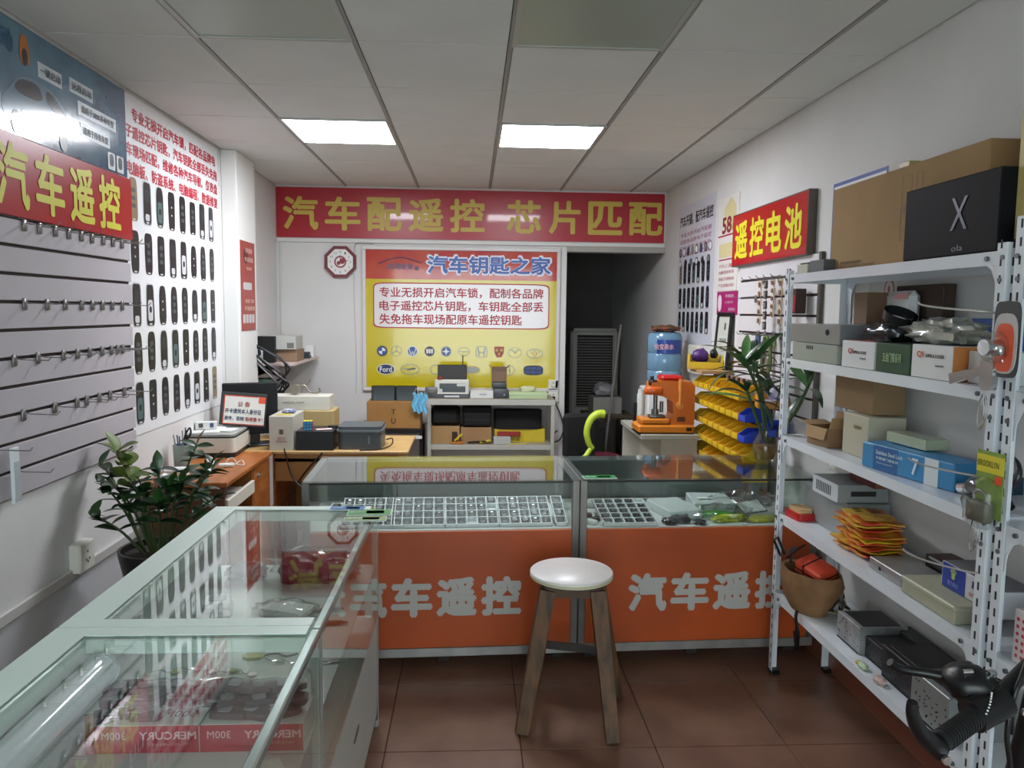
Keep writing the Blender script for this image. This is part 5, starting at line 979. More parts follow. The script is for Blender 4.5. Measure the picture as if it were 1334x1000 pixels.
# ================================================================== RACKS
ZSH = [.382, .738, 1.087, 1.424, 1.78]; XF, XB = 1.352, 1.632
def rack(y0, y1, label, top=1.80):
    t = thing('storage_rack', label, 'rack', (XF, y0, 0)); W = XB-XF; L = y1-y0
    for xi, sx in ((0, 1), (W, -1)):
        for yi, s2 in ((0, 1), (L, -1)):
            p = MB(); p.box(xi, xi+sx*.002, yi, yi+s2*.036, 0, top, b=.0005); p.box(xi+sx*.002, xi+sx*.036, yi, yi+s2*.002, 0, top, b=.0005)
            po = p.build('post', RACKM, t); h = MB()
            for k in range(int(top/.045)):
                z = .03+.045*k
                h.box(xi-sx*.0006, xi, yi+s2*.016, yi+s2*.023, z, z+.022); h.box(xi+sx*.016, xi+sx*.023, yi-s2*.0006, yi, z, z+.022)
            tag(h.build('slot_holes', M('#2a2c30', .7), po), kind='stuff')
            B(xi-.004*(sx > 0)-.036*(sx < 0), xi+.04*(sx > 0)+.004*(sx < 0), yi-.004*(s2 > 0)-.036*(s2 < 0), yi+.04*(s2 > 0)+.004*(s2 < 0), -.0, .02, b=.003).build('foot', BLACK, t)
    for z in ZSH:
        s = MB(); s.box(.003, W-.003, .003, L-.003, z-.0015, z); s.box(.003, .005, .003, L-.003, z-.036, z-.0015); s.box(W-.005, W-.003, .003, L-.003, z-.036, z-.0015); s.box(.005, .012, .003, L-.003, z-.036, z-.0345)
        s.box(.005, W-.005, .003, .005, z-.036, z-.0015); s.box(.005, W-.005, L-.005, L-.003, z-.036, z-.0015); s.build('shelf_board', RACKM, t)
        for yi, s2 in ((0, 1), (L, -1)):
            for xi, sx in ((.0045, 1), (W-.0045, -1)):
                g = MB(); Tm = Matrix.Translation((xi, yi+s2*.002, z-.034)) @ Matrix(((0, 0, 1, 0), (s2, 0, 0, 0), (0, 1, 0, 0), (0, 0, 0, 1)))
                g.prism([(0, 0), (.085, 0), (.06, -.012), (.042, -.045), (.036, -.09), (0, -.09)], Tm, .002*sx); g.build('gusset', RACKM, t)
            for dy in (.012, .075):
                MB().cyl((-.004, yi+s2*dy, z-.018), (.003, yi+s2*dy, z-.018), .0065, n=8).build('bolt', M('#6d7278', .4, .7), t)
            MB().cyl((-.004, yi+s2*.018, z-.075), (.003, yi+s2*.018, z-.075), .0065, n=8).build('bolt', M('#6d7278', .4, .7), t)
    return t
rack(1.915, 3.305, 'white slotted angle storage rack crowded with boxes along the right wall')
rack(.66, 1.885, 'white slotted storage rack nearest the camera, only its far post showing', 1.86)
def rb(name, label, cat, y, x, z, L, D, H, mat, **k):   # thing on the rack facing the room: L along y, D along x, front face at x
    rz = -HP+k.pop('turn', 0)
    return boxt(name, label, cat, (x+D/2, y, z), (L, D, H), mat, rz, **k)
g = .001
z = ZSH[4]+g
t = rb('big_carton', 'large brown carton with door lock outline on the rack top', 'box', 2.60, 1.436, z, .94, .185, .325, CARD, b=.004, texts=[('f', '智能指纹锁说明', -.30, .03, .16, .012, M('#6d5230', .6)), ('f', 'SMART DOOR LOCK SERIES', -.25, .015, .26, .009, M('#6d5230', .6))])
mb = MB()
for a in ((.03, .09, .08, .295), (.115, .15, .08, .295)):
    for b_ in ((a[0], a[0]+.003, a[2], a[3]), (a[1]-.003, a[1], a[2], a[3]), (a[0], a[1], a[2], a[2]+.003), (a[0], a[1], a[3]-.003, a[3])): mb.box(b_[0], b_[1], -.0935, -.0925, b_[2], b_[3])
mb.box(-.05, .06, -.0935, -.0925, .175, .179); mb.box(-.05, .06, -.0935, -.0925, .187, .191); mb.rbox(FR(.06, -.0925, .182), .03, .03, .001, .9, 0); mb.rbox(FR(.06, -.0925, .115), .026, .026, .001, .9, 0); mb.build('outline_print', M('#8d7048', .6), t)
B(-.07, -.01, -.05, .0, .327, .355, b=.002).build('tape_tab', M('#b8a06a', .4), t)
rb('black_box', 'black box printed with a large X on the rack top', 'box', 2.175, 1.353, z, .44, .078, .215, M('#0c0d12', .6, spec=.15), b=.003, texts=[('f', 'X', .055, .115, .075, .09, M('#6d7080', .4), 0), ('f', 'ola', .055, .02, .05, .018, M('#7d808c', .4), .01)])
rb('cream_box', 'cream yellow upright carton at the near end of rack top', 'box', 1.75, 1.396, z, .42, .22, .36, M('#cdb878', .5, var=.08), b=.006, texts=[('f', '皇冠锁业', -.1, .32, .12, .02, M('#d9c79a', .5)), ('f', '家居五金', -.1, .285, .1, .015, M('#5a4630', .5))], patches=[('f', -.1, .325, .18, .04, M('#4a3426', .5))])
rb('dark_box', 'dark grey small box at far end of rack top', 'box', 3.09, 1.39, z, .13, .12, .05, M('#55585a', .5))
t = rb('terminal_block', 'cream electrical terminal block at the far corner of rack top', 'electrical part', 3.215, 1.385, z, .10, .07, .04, M('#b9b6a4', .5), child=True); mb = MB()
for q in range(5): mb.cyl((-.04+.018*q, -.02, .04), (-.04+.018*q, -.02, .047), .006, n=8)
mb.build('screws', M('#4a4a46', .4, .5), t)
rb('grey_green_box', 'grey green box behind the dark grey box on rack top', 'box', 3.10, 1.53, z, .16, .08, .10, M('#9a9c8c', .5))
z = ZSH[3]+g
rb('metal_box', 'grey green metal box with four vent slots on second rack shelf', 'box', 3.02, 1.362, z, .40, .23, .072, M('#9aa094', .45), patches=[('f', -.06+.017*q, .055, .009, .014, M('#22241f', .6)) for q in range(4)])
rb('metal_box', 'silver metal box with a round hole, upper of two', 'box', 3.02, 1.360, z+.074, .44, .24, .075, M('#8f9394', .35, .5), patches=[])
single(MB().cyl((0, 0, 0), (-.003, 0, 0), .011, n=16), 'round_hole_plug', MBLACK, 'round black plug on the silver metal box', 'plug', (1.359, 2.90, z+.074+.045))
rb('lock_box', 'white and red lock box, first of the row on second rack shelf', 'box', 2.66, 1.358, z, .225, .17, .095, M('#dadada', .45), texts=[('f', 'QI', -.045, .058, .035, .02, M('#b83a3a', .5), .02), ('f', 'SUPER & LOCKER', .02, .056, .09, .010, M('#3a3a3a', .5)), ('f', 'SHENZHEN', .045, .036, .04, .005, M('#6a6a6a', .5))], patches=[('t', 0, 0, .18, .165, M('#c9706a', .5))])
rb('green_lock_box', 'dark green lock box between the white lock boxes', 'box', 2.435, 1.36, z, .20, .16, .095, M('#26482f', .45), texts=[('f', '五金门锁系列', 0, .05, .11, .03, M('#a9c79a', .5))])
rb('lock_box', 'white lock box with orange end on second rack shelf', 'box', 2.225, 1.362, z, .205, .16, .1, M('#dcdcda', .45), patches=[('r', 0, .05, .158, .098, M('#d98a4a', .5))], texts=[('f', 'QI', -.055, .07, .035, .02, M('#d9703a', .5), .02), ('f', 'SUPER & LOCKER', .02, .068, .09, .010, M('#3a3a3a', .5)), ('f', 'SHENZHEN', .045, .04, .04, .005, M('#6a6a6a', .5))], turn=.0)
rb('lock_box', 'white lock box partly behind the shiny handle near the post', 'box', 2.05, 1.40, z, .12, .15, .09, M('#cfcfcd', .45), texts=[('f', 'LOCKER', .0, .03, .06, .010, M('#3a3a3a', .5))])
t = rb('brown_flap_box', 'small brown carton on the silver metal box', 'box', 2.855, 1.46, z+.151, .10, .08, .12, M('#6d5540', .7)); 
rb('white_pack', 'tall white cylinder wrapped pack standing behind the lock boxes', 'package', 2.745, 1.535, z, .20, .042, .275, M('#cfd2d2', .25, coat=.5), b=.02, patches=[('f', .035, .255, .09, .02, M('#d99a9a', .4))])
rb('dark_carton', 'dark brown carton at the back of second rack shelf', 'box', 2.68, 1.58, z, .29, .045, .295, M('#3d2e24', .7))
rb('blue_box', 'dark blue box behind the black shower shell', 'box', 2.59, 1.50, z, .11, .06, .17, M('#1d3a78', .45))
t = rb('electronics_box', 'red white and blue box marked with an S on second rack shelf', 'box', 2.435, 1.535, z, .20, .085, .18, M('#8fa4ae', .45), patches=[('f', 0, .15, .154, .055, M('#b0403a', .45)), ('f', .0, .125, .035, .05, M('#d9d2d2', .45))], texts=[('f', 'S', 0, .125, .02, .035, M('#9a2a3a', .5), .02)])
rb('blue_box', 'bright blue box with yellow green lettering near the post', 'box', 2.245, 1.54, z, .17, .085, .18, M('#2450a0', .45), texts=[('f', 'PUREZZO BOARD', .02, .12, .12, .016, M('#a9b84a', .5))])
single(MB().blob((0, 0, .03), (.20, .10, .07), 81, .3, 12, p=.8).cyl((.03, 0, .07), (.045, 0, .10), .05, .055, n=24, caps=False), 'shower_shell', M('#3a3d40', .12, .6), 'shiny dark curved metal part on the green lock box', 'fitting', (1.43, 2.58, z+.097), -HP+.2)
single(MB().blob((0, 0, .035), (.34, .13, .085), 83, .5, 14), 'grey_plastic_bag', M('#b4b4a8', .3, coat=.5, var=.4, vs_=20, hx2='#8a8c84'), 'crumpled shiny grey plastic bag on the white and orange box', 'bag', (1.44, 2.28, z+.102), -HP)
# lever handle at the near end and hooks with blister packs
single(MB().beam((-.10, 0, .008), (.06, 0, .05), .03, .008, .016, .008, upv=(0, 1, 0)).rbox(FR(.07, 0, .035), .05, .085, .016, .5, 0), 'door_lever', CHROME, 'shiny metal door lever lying across the second shelf lip', 'handle', (1.325, 1.97, z+.005), -HP)
def rackhook(y, z, label):
    return single(MB().tube([(0, 0, 0), (-.03, 0, .004), (-.10, .06, .012), (-.13, .11, .02), (-.135, .125, .028)], .0028, 6, 0, 3), 'wire_hook', M('#c9c4c0', .3, .6), label, 'hook', (1.352, y, z))
rackhook(1.94, 1.62, 'thin wire hook above the orange blister pack on rack post'); rackhook(1.94, 1.19, 'wire hook holding the green blister pack on rack post'); rackhook(1.94, .93, 'bare wire hook low on the near rack post')
for i, (y, z_) in enumerate([(1.945, 1.36), (1.945, 1.03)]):
    single(MB().tube([(0, 0, .05), (.006, 0, 0), (-.006, 0, -.045), (-.018, 0, -.02), (-.012, 0, .03), (.0, 0, .05)], .0022, 6, 0, 4).tube([(.008, 0, .045), (.018, 0, .0), (.0, 0, -.04)], .002, 6, 0, 4), 'wire_loops', CHROME, ['bent steel wire loops on the post under the door lever', 'bent steel wire loops low on the near rack post'][i], 'wire', (1.338, y, z_), -HP)
t = thing('blister_pack', 'orange and grey blister pack with chrome lock cylinder on the post', 'package', (1.322, 1.85, 1.505), -HP+.1)
MB().rbox(FR(0, 0, .05), .085, .19, .002, .35, 0, 20).build('card', M('#3a3a3a', .3), t); MB().rbox(FR(0, -.0025, .04), .075, .15, .003, .6, 0, 24).rbox(FR(0, -.0055, .03), .058, .12, .002, .6, 1, 24).build('print', [M('#b9b4b0', .3), M('#d9542e', .35)], t)
mb = MB(); mb.cyl((-.01, -.006, .035), (-.01, -.045, .03), .016, n=18); mb.box(-.02, .015, -.03, -.008, .01, .035, b=.004); mb.cyl((-.01, -.045, .03), (-.01, -.055, .03), .02, n=18); mb.build('lock_cylinder', CHROME, t); MB().blob((-.005, -.03, .03), (.07, .06, .08), 5, .2, 10, flat=False).build('blister', PLASTIC, t)
t = thing('blister_pack', 'green and yellow blister pack holding a padlock on the rack post', 'package', (1.318, 1.87, 1.10), -HP+.1)
B(-.045, .045, -.001, .001, .0, .17).build('card', M('#6f8f3a', .4, var=.4, vs_=25, hx2='#8fa04a'), t); B(-.045, .045, -.0022, -.001, .115, .16).build('header', M('#d0c02e', .4), t); MB().text('BROOKLYN', FR(-.005, -.003, .138), .07, .016, .01).build('lettering', M('#2a2c20', .5), t)
B(.02, .042, -.0035, -.0022, .09, .112).build('price_sticker', M('#e8552e', .4), t)
mb = MB(); mb.box(-.04, .03, -.035, -.004, -.01, .045, b=.006); mb.tube([(-.025, -.02, .045), (-.025, -.02, .06), (-.005, -.02, .07), (.015, -.02, .06), (.015, -.02, .045)], .004, 8, 1, 3); mb.build('padlock', [M('#6d6a5c', .5, .2), M('#8a8a84', .4, .5)], t); MB().blob((-.0, -.02, .04), (.10, .06, .13), 6, .15, 10, flat=False, p=.7).build('blister', PLASTIC, t)
# third shelf
z = ZSH[2]+g
t = thing('open_carton', 'small open brown carton with spread flaps on third rack shelf', 'box', (1.45, 3.02, z), -HP+.15)
mb = MB()
for a in ((-.07, .07, -.06, -.057), (-.07, .07, .057, .06), (-.07, -.067, -.057, .057), (.067, .07, -.057, .057)): mb.box(a[0], a[1], a[2], a[3], 0, .075)
mb.box(-.067, .067, -.057, .057, 0, .003); mb.build('body', M('#8a6a4a', .75), t)
mb = MB(); mb.beam((-.07, 0, .075), (-.13, 0, .085), .11, .003, upv=(0, 0, 1)); mb.beam((0, -.06, .075), (.0, -.075, .03), .13, .003, upv=(0, 1, 0)); mb.beam((.07, 0, .075), (.085, 0, .12), .11, .003, upv=(1, 0, 0)); mb.beam((0, .06, .075), (0, .07, .13), .13, .003, upv=(0, 1, 0)); mb.build('flaps', M('#a08058', .75), t)
MB().blob((.03, 0, .055), (.06, .06, .05), 91, .3, 10).build('metal_parts', CHROME, t)
single(MB().blob((0, 0, .05), (.08, .08, .12), 92, .5, 14), 'foil_bag', M('#c4c9c4', .15, .6), 'crumpled silvery bag at far end of third rack shelf', 'bag', (1.56, 3.13, z))
rb('beige_box', 'beige box with red end panel right of the open carton', 'box', 2.785, 1.43, z, .19, .14, .155, M('#b4ae98', .5), texts=[('f', '优质锁具', .02, .11, .06, .014, M('#8f8050', .5))], patches=[('l', 0, .08, .1, .06, M('#a8442e', .5))])
rb('tan_carton', 'tall tan carton behind standing on the beige box', 'box', 2.89, 1.47, z+.157, .30, .12, .125, M('#8f7352', .7))
t = rb('steel_bath_box', 'light blue box with white handle picture lying on third rack shelf', 'box', 2.41, 1.40, z, .42, .12, .085, M('#3a86b8', .45), b=.004, turn=.16, patches=[('f', -.09, .042, .118, .083, M('#2c5f96', .45)), ('f', .12, .042, .058, .084, M('#d4dadc', .45))], texts=[('f', 'Stainless Steel Lock', -.07, .062, .13, .014, M('#c9dae6', .5)), ('f', '不锈钢门锁系列', -.08, .042, .11, .010, M('#c9dae6', .5)), ('f', 'HIGH QUALITY', -.09, .026, .08, .006, M('#a9c4d9', .5)), ('f', '7', .05, .045, .025, .05, M('#d9e6ee', .5), .03)])
single(MB().rbox(TR(0, 0, 0), .34, .11, .05, .25, 0, 24).box(-.10, .12, -.04, .04, .05, .062, 1, .004).cyl((.0, -.03, .065), (.02, -.03, .065), .006).cyl((.0, .0, .065), (.02, .0, .065), .006), 'tool_case', [M('#1d3a4e', .45), M('#5a5048', .3)], 'dark blue long case behind the light blue box', 'case', (1.585, 2.33, z), -HP+.0)
boxt('clear_tray', 'clear plastic tray tilted on the light blue box', 'tray', (1.50, 2.50, z+.088), (.20, .09, .035), M('#a9b49a', .2, coat=.4), -HP+.1, rx=0)
t = thing('metal_clamp', 'black and steel lever tool at near end of third rack shelf', 'tool', (1.45, 2.09, z), -HP)
MB().tube([(-.05, 0, .03), (.02, -.01, .045), (.08, 0, .035), (.12, .0, .01)], lambda q: .018-.004*q, 10, 0, 4).build('grip', BLACK, t); MB().cyl((-.09, 0, .018), (-.04, 0, .03), .017, n=16).build('socket', CHROME, t)
MB().tube([(-.02, .08, .02), (.02, .09, .07), (.0, .1, .11), (-.04, .1, .125)], lambda q: .012-.006*q, 8, 0, 4).build('lever', M('#4a4a4c', .3, .6), t); MB().blob((-.04, .05, .025), (.13, .09, .055), 93, .4, 10).build('body', M('#8f8c80', .3, .6, var=.4), t)
# fourth shelf
z = ZSH[1]+g
t = thing('red_tray', 'small red tray holding a beige sponge at the far end', 'tray', (1.42, 3.20, z), -HP+.1)
MB().rbox(TR(0, 0, 0), .13, .09, .03, .35, 0, 24).build('tray', M('#b81c1e', .35), t); MB().rbox(TR(0, 0, .03), .10, .065, .018, .3, 0, 20).build('sponge', M('#c9a878', .8), t)
rb('grey_metal_case', 'large grey metal case under the vented box on fourth rack shelf', 'case', 3.05, 1.455, z, .40, .165, .145, M('#9a9f9f', .4, .3))
t = rb('vented_box', 'white fronted box with vertical vents on fourth rack shelf', 'box', 2.98, 1.42, z+.147, .22, .20, .07, M('#8f9494', .4), patches=[('r', .0, .035, .10, .02, M('#1c1d1d', .6))]); mb = MB(); mb.rbox(FR(0, -.1005, .035), .218, .069, .002, .1, 0); 
for q in range(9): mb.box(-.075+.015*q, -.068+.015*q, -.1035, -.1024, .015, .055, 1)
mb.build('vent', [M('#c9cdd0', .4), M('#3a3c40', .6)], t)
rb('brown_red_box', 'dark red and brown box behind on the vented box', 'box', 2.89, 1.52, z+.219, .19, .10, .05, M('#5d2420', .5), patches=[('r', 0, .025, .09, .045, M('#7a4a2c', .5))])
for i in range(2): single(MB().cyl((0, -.16, .03), (0, .16, .03), .028, n=20), 'white_roll', M('#d2d4d0', .4), ['upper white paper roll at far end under third shelf', 'lower white paper roll at the far end of fourth shelf'][i], 'roll', (1.60-.0*i, 3.12, z+.118+.06*(1-i)), 0) if i == 0 else single(MB().cyl((0, -.15, .03), (0, .15, .03), .028, n=20), 'white_roll', M('#c4c9c4', .4), 'white paper roll lying on the large grey metal case', 'roll', (1.60, 3.12, z+.148), 0)
PC = [M('#c83a24', .35, coat=.3, var=.4, vs_=12, hx2='#d9a82a'), M('#d9b82a', .35, coat=.3, var=.4, vs_=14, hx2='#c9482a'), M('#c9402a', .35, coat=.3, var=.3, vs_=12, hx2='#e0c43a')]
rr = random.Random(5)
for i in range(9):
    mb = MB(); n = 8; vs = []; 
    for s_ in (0, 1):
        for a in range(n+1):
            for b2 in range(5): vs.append(((a/n-.5)*.22, (b2/4-.5)*.15, s_*.013+.003*math.sin(a*1.7+i)+.003*math.cos(b2*2+i)-.004*abs(a/n-.5)*2*(1-2*s_)*-1))
    m_ = (n+1)*5
    mb.add(vs, [(a*5+b2+m_, (a+1)*5+b2+m_, (a+1)*5+b2+1+m_, a*5+b2+1+m_) for a in range(n) for b2 in range(4)]+[(a*5+b2, a*5+b2+1, (a+1)*5+b2+1, (a+1)*5+b2) for a in range(n) for b2 in range(4)]+[(a*5, (a+1)*5, (a+1)*5+m_, a*5+m_) for a in range(n)]+[(a*5+4, a*5+4+m_, (a+1)*5+4+m_, (a+1)*5+4) for a in range(n)]+[(b2, b2+m_, b2+1+m_, b2+1) for b2 in range(4)]+[(n*5+b2, n*5+b2+1, n*5+b2+1+m_, n*5+b2+m_) for b2 in range(4)])
    o = single(mb, 'foil_packet', PC[i % 3], ORD[i]+' red and yellow foil packet from the bottom of the stack' if i < 8 else 'topmost red and yellow packet with black lettering on the stack', 'packet', (1.47+rr.uniform(-.012, .012), 2.72+rr.uniform(-.015, .015), z+.003+i*.0155), -HP+rr.uniform(-.16, .16), 'foil packets stacked on fourth rack shelf')
    if i == 8:
        MB().text('正品', TR(-.05, .02, .0185), .07, .035, .02).text('好运', TR(-.05, -.035, .0185), .06, .03, .02).build('lettering', M('#1c1a14', .5), o); MB().rbox(TR(.045, 0, .0172), .10, .12, .001, .3, 0).build('picture_print', M('#c9a23a', .35, var=.5, vs_=30, hx2='#8f4a24'), o)
rb('black_red_box', 'long black box with dark red top behind the flat cases', 'box', 2.30, 1.535, z, .34, .09, .075, M('#18181a', .4), patches=[('t', 0, 0, .295, .085, M('#4a1c20', .5)), ('f', 0, .07, .299, .008, M('#9a9c9c', .4))], texts=[('f', 'AUDIO', -.11, .02, .05, .016, M('#a9a9a9', .5))])
rb('silver_flat_case', 'flat silver metal drive case left of the beige flat case', 'case', 2.45, 1.385, z, .20, .14, .04, SILV, patches=[('f', -.03, .018, .014, .012, MBLACK)])
t = rb('beige_flat_case', 'flat beige hinged case at near end of fourth rack shelf', 'case', 2.185, 1.368, z, .27, .15, .052, M('#a9a890', .5, var=.12, vs_=8), lid=(.014, M('#b4b39a', .5, var=.1)), b=.004)
rb('blue_white_box', 'blue and white lock box resting on the beige flat case', 'box', 2.09, 1.44, z+.056, .28, .10, .075, M('#cfd2d6', .45), patches=[('f', -.08, .0375, .108, .074, M('#27409a', .45)), ('t', 0, 0, .268, .098, M('#77787c', .5))], texts=[('f', '超级不锈钢', .06, .05, .11, .022, M('#2a3060', .5)), ('f', '云力锁业', .02, .02, .05, .012, M('#b84a3a', .5)), ('f', 'LOCK', .09, .02, .04, .008, M('#8a8a90', .5)), ('f', '智力锁业', -.08, .02, .05, .014, M('#8f9ad0', .5)), ('f', '♛', -.08, .05, .028, .03, M('#b8c878', .5))])
# fifth shelf: salvaged radios and modules
z = ZSH[0]+g
t = thing('paper_bag', 'open brown paper bag with red lining at the rack foot end', 'bag', (1.415, 3.06, z), -HP+.3)
mb = MB(); N = 24
prof = [(.075, .0), (.11, .06), (.125, .13), (.12, .175), (.108, .17), (.10, .08), (.04, .02)]
mb.lathe(prof, N, 0, (0, 0, 0), 1.15, .85); 
for i, v in enumerate(mb.v): mb.v[i] = v+Vector((1, .6, .4))*noise.noise(v*18)*.012
mb.build('body', M('#8f6844', .8, var=.3, vs_=14, bump=.4, bs=30), t)
single(MB().box(-.07, .07, -.05, .05, 0, .05, 0, .008).box(-.071, .071, -.051, .051, .018, .024, 1).box(-.02, -.014, -.051, .051, 0, .051, 1), 'red_module', [M('#c9482e', .4), BLACK], 'tilted orange red module poking out of the brown bag', 'module', (1.42, 3.03, z+.165), -HP+.4, rx=.25, ry=.2)
single(MB().tube([(-.10, -.03, .02), (-.13, -.05, .08), (-.06, -.06, .11), (-.03, -.04, .05), (-.10, -.03, .02)], .006, 6).tube([(-.08, .03, .06), (0, -.03, .07), (.08, -.06, .05)], .007, 6, 0, 4).tube([(-.02, .04, .09), (.03, -.02, .08), (.06, -.07, .06)], .005, 6, 0, 4), 'black_bracket', BLACK, 'black wire frame and strap over the brown bag', 'bracket', (1.37, 3.10, z+.17), -HP)
MOD = M('#a4a6a6', .4, .3, var=.3, vs_=15, hx2='#7d7f80'); rr = random.Random(8)
def module(y, x, L, D, H, label, mat=MOD, turn=0, zz=0, holes=14, name='car_radio'):
    t = rb(name, label, 'electronics', y, x, z+zz, L, D, H, mat, turn=turn, b=.002, child=True); mb = MB()
    for q in range(holes): mb.rbox(FR(rr.uniform(-L*.45, L*.45), -D/2-.0005, rr.uniform(H*.12, H*.88)), .007, .005, .0006, .8, 0, 6)
    mb.box(-L/2+.005, L/2-.005, -D/2-.002, -D/2-.0005, H*.02, H*.06); mb.build('vent', MBLACK, t)
    tp = MB(); tp.box(-L*.42, L*.42, -D*.4, D*.4, H, H+.002, b=.001); tp.build('cover', M('#3a3b3c', .35, .6, var=.3), t); return t
module(2.72, 1.41, .17, .18, .10, 'scratched silver radio chassis next to the brown bag')
module(2.56, 1.43, .14, .17, .075, 'dark radio module with metal lid behind silver chassis', M('#2c2d2e', .4, .4))
module(2.37, 1.41, .22, .18, .11, 'black radio chassis with silver trim in the middle of lowest shelf', M('#38383a', .4, .5, var=.4))
module(2.15, 1.375, .19, .204, .135, 'perforated pale metal radio chassis behind the handlebar', M('#9a9d9c', .4, .5), holes=34)
module(2.57, 1.56, .20, .06, .09, 'black flat module standing at back of lowest shelf', M('#1c1c1e', .4), holes=0)
cm = MB()
for q in range(14):
    p = [(1.40+rr.uniform(0, .14), 3.04+rr.uniform(-.1, .05), z+.01+rr.uniform(0, .04))]
    for k in range(4): p.append((1.40+rr.uniform(0, .14), 2.95+rr.uniform(-.02, .12), z+rr.uniform(.01, .12)))
    cm.tube(p, .004, 5, q % 3, 4)
tag(cm.build('cable_tangle', [BLACK, M('#b8a88a', .5), M('#3a3c3e', .4)]), 'tangle of black and cream wires beside the brown bag', 'wires', kind='stuff')
single(MB().cyl((-.03, 0, .0), (.05, 0, .09), .008, n=10), 'silver_rod', CHROME, 'short silver rod sticking up among the wires', 'rod', (1.40, 3.03, z+.09), -HP)
single(MB().tube([(0, .02, 0), (-.012, .0, -.02), (-.012, -.02, -.06), (-.015, -.02, -.12), (-.02, -.01, -.07)], .007, 6, 0, 4).blob((-.012, -.02, -.10), (.018, .04, .10), 5, .3, 8, flat=False), 'black_strap', BLACK, 'black strap hanging over the lowest shelf lip', 'strap', (1.345, 3.0, z+.01))
for i, (y, s_, c_) in enumerate([(2.53, .03, '#b8c9a8'), (2.42, .035, '#c4a8a0'), (2.56, .02, '#c9b42a')]): single(MB().blob((0, 0, s_*.3), (s_, s_*1.6, s_*.7), 60+i, .4, 8), 'small_scrap', M(c_, .5), ['pale green scrap at the lowest shelf edge', 'pinkish scrap by the perforated chassis', 'yellow connector scrap by black chassis'][i], 'scrap', (1.372, y, z))
t = boxt('dotted_box', 'white box with red dots at the picture edge beyond the near post', 'box', (1.48, 1.73, ZSH[1]+g), (.2, .2, .14), M('#d9cccc', .5), -HP, child=True); mb = MB()
for q in range(60): mb.rbox(FR(-.085+.019*(q % 10), -.1005, .02+.019*(q//10)), .01, .01, .0006, .9, 0, 8)
mb.build('dot_print', M('#c03a4a', .5), t)
# ================================================================== HANDLEBAR
t = thing('bicycle_handlebar', 'black handlebar with ribbed grip, horn bar end and brake lever, lower right', 'bicycle', (1.06, 1.36, 0))
GR = M('#141416', .5); RBk = M('#0f0f11', .35)
A = Vector((-.215, -.075, .845)); Bp = Vector((-.075, .005, .862)); Cc = Vector((.13, .12, .93))
gm = MB(); gm.tube([A, Bp], .019, 16); 
for k in range(14): p = A.lerp(Bp, .12+.055*k); d = (Bp-A).normalized(); gm.cyl(p-d*.0025, p+d*.0025, .0205, n=16)
gm.build('grip', GR, t)
MB().tube([A+Vector((.005, 0, -.012)), A+Vector((-.012, 0, .0)), A+Vector((-.04, -.008, .025)), A+Vector((-.06, -.015, .06)), A+Vector((-.066, -.02, .088))], lambda q: .021-.012*q, 12, 0, 5).build('bar_end', RBk, t)
MB().cyl(A+Vector((.0, -.022, -.018)), A+Vector((.0, -.028, -.018)), .008, n=12).build('bolt', CHROME, t)
mb = MB(); mb.tube([Bp, Cc], .016, 14); mb.build('bar', RBk, t)
mb = MB(); mb.cyl(Bp-Vector((.03, .005, .008)), Bp+Vector((.045, .01, .012)), .033, .028, n=20); mb.blob(Bp+Vector((.0, .05, .03)), (.10, .10, .07), 4, .15, 10, flat=False); mb.build('shifter', RBk, t)
dts = MB()
for k in range(12): a = 1.9+k*.16; dts.blob(Bp+Vector((-.022, -.034*math.cos(a-1.57)*1.0-.002, .034*math.sin(a-1.57)))+Vector((.004*k, 0, 0)), (.004, .004, .004), k, 0, 4, flat=False)
dts.build('dot_print', WHITE, t)
MB().tube([Bp+Vector((-.01, .06, .03)), Bp+Vector((-.06, .09, .03)), Bp+Vector((-.11, .10, .035)), Bp+Vector((-.135, .10, .05))], lambda q: .011-.003*q, 10, 0, 4).build('brake_lever', RBk, t)
MB().cyl(Bp+Vector((.03, .03, .055)), Bp+Vector((.03, .028, .062)), .008, n=12).cyl(Bp+Vector((-.03, .03, .062)), Bp+Vector((-.01, .03, .062)), .005, n=8).cyl(Bp+Vector((.055, -.03, .012)), Bp+Vector((.055, -.036, .012)), .008, n=12).build('screw', CHROME, t)
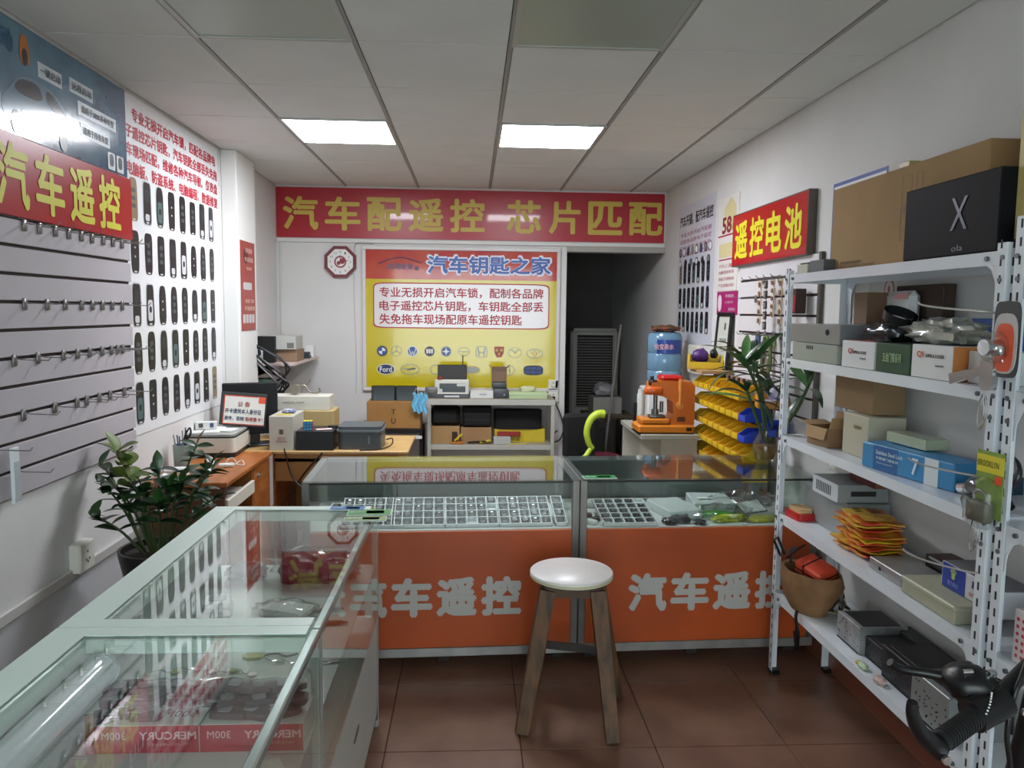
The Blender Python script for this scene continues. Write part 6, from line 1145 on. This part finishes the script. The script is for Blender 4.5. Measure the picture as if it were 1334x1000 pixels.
for pts in ([(-.09, .06, .87), (-.05, .06, .90), (-.02, .06, .895), (-.002, .04, .885), (-.03, .0, .866), (-.035, -.005, .81), (-.02, 0, .74), (.0, .02, .6)], [(-.10, .05, .86), (-.07, .06, .875), (-.03, .05, .875), (-.005, .03, .86)], [(.0, .03, .80), (-.01, .02, .87), (.01, .03, .91), (.04, .05, .94), (.09, .07, .95)]):
    MB().tube(pts, .005, 8, 0, 5).build('brake_cable', RBk, t)
MB().tube([Cc+Vector((-.01, 0, .0)), Cc+Vector((.0, .02, -.10)), Cc+Vector((.01, .08, -.35)), Cc+Vector((.01, .13, -.53))], .02, 12).build('stem', RBk, t)
w0 = Vector((.14, .34, .20)); wm = MB(); N = 36
ring_ = [w0+Vector((.02*math.sin(.0), .18*math.cos(2*PI*i/N), .18*math.sin(2*PI*i/N))) for i in range(N)]
wm.tube(ring_+[ring_[0]], .019, 8); wm.build('tyre', GR, t); wm = MB(); wm.cyl(w0-Vector((.03, 0, 0)), w0+Vector((.03, 0, 0)), .02)
for i in range(10): a = 2*PI*i/10; wm.cyl(w0, w0+Vector((0, .17*math.cos(a), .17*math.sin(a))), .0015, n=4)
wm.build('wheel_hub', ALU, t)
for s_ in (-1, 1): MB().tube([w0+Vector((s_*.04, 0, 0)), Vector((.14+s_*.03, .26, .36)), Vector((.14, .25, .40))], .012, 8).build('fork', RBk, t)

# flat print and punched holes are joined pieces too small to pick apart
for o in list(bpy.data.objects):
    n = o.name.split('.')[0]
    if o.parent and (n.endswith('_print') or n in ('vent', 'slot_holes', 'tile_stickers', 'pebble_pattern', 'screws', 'pens', 'cover') or (n == 'lettering' and o.parent.name.split('.')[0] not in ('shop_banner', 'red_sign', 'front_panel'))):
        if n != 'cover': o['kind'] = 'stuff'
# drop any vase leaf whose blade would touch the right wall
bpy.context.view_layer.update()
for o in list(bpy.data.objects):
    if o.name.startswith('leaf') and o.parent and o.parent.name == 'vase_plant':
        if max((o.matrix_world @ v.co).x for v in o.data.vertices) > XR-.025: bpy.data.objects.remove(o)
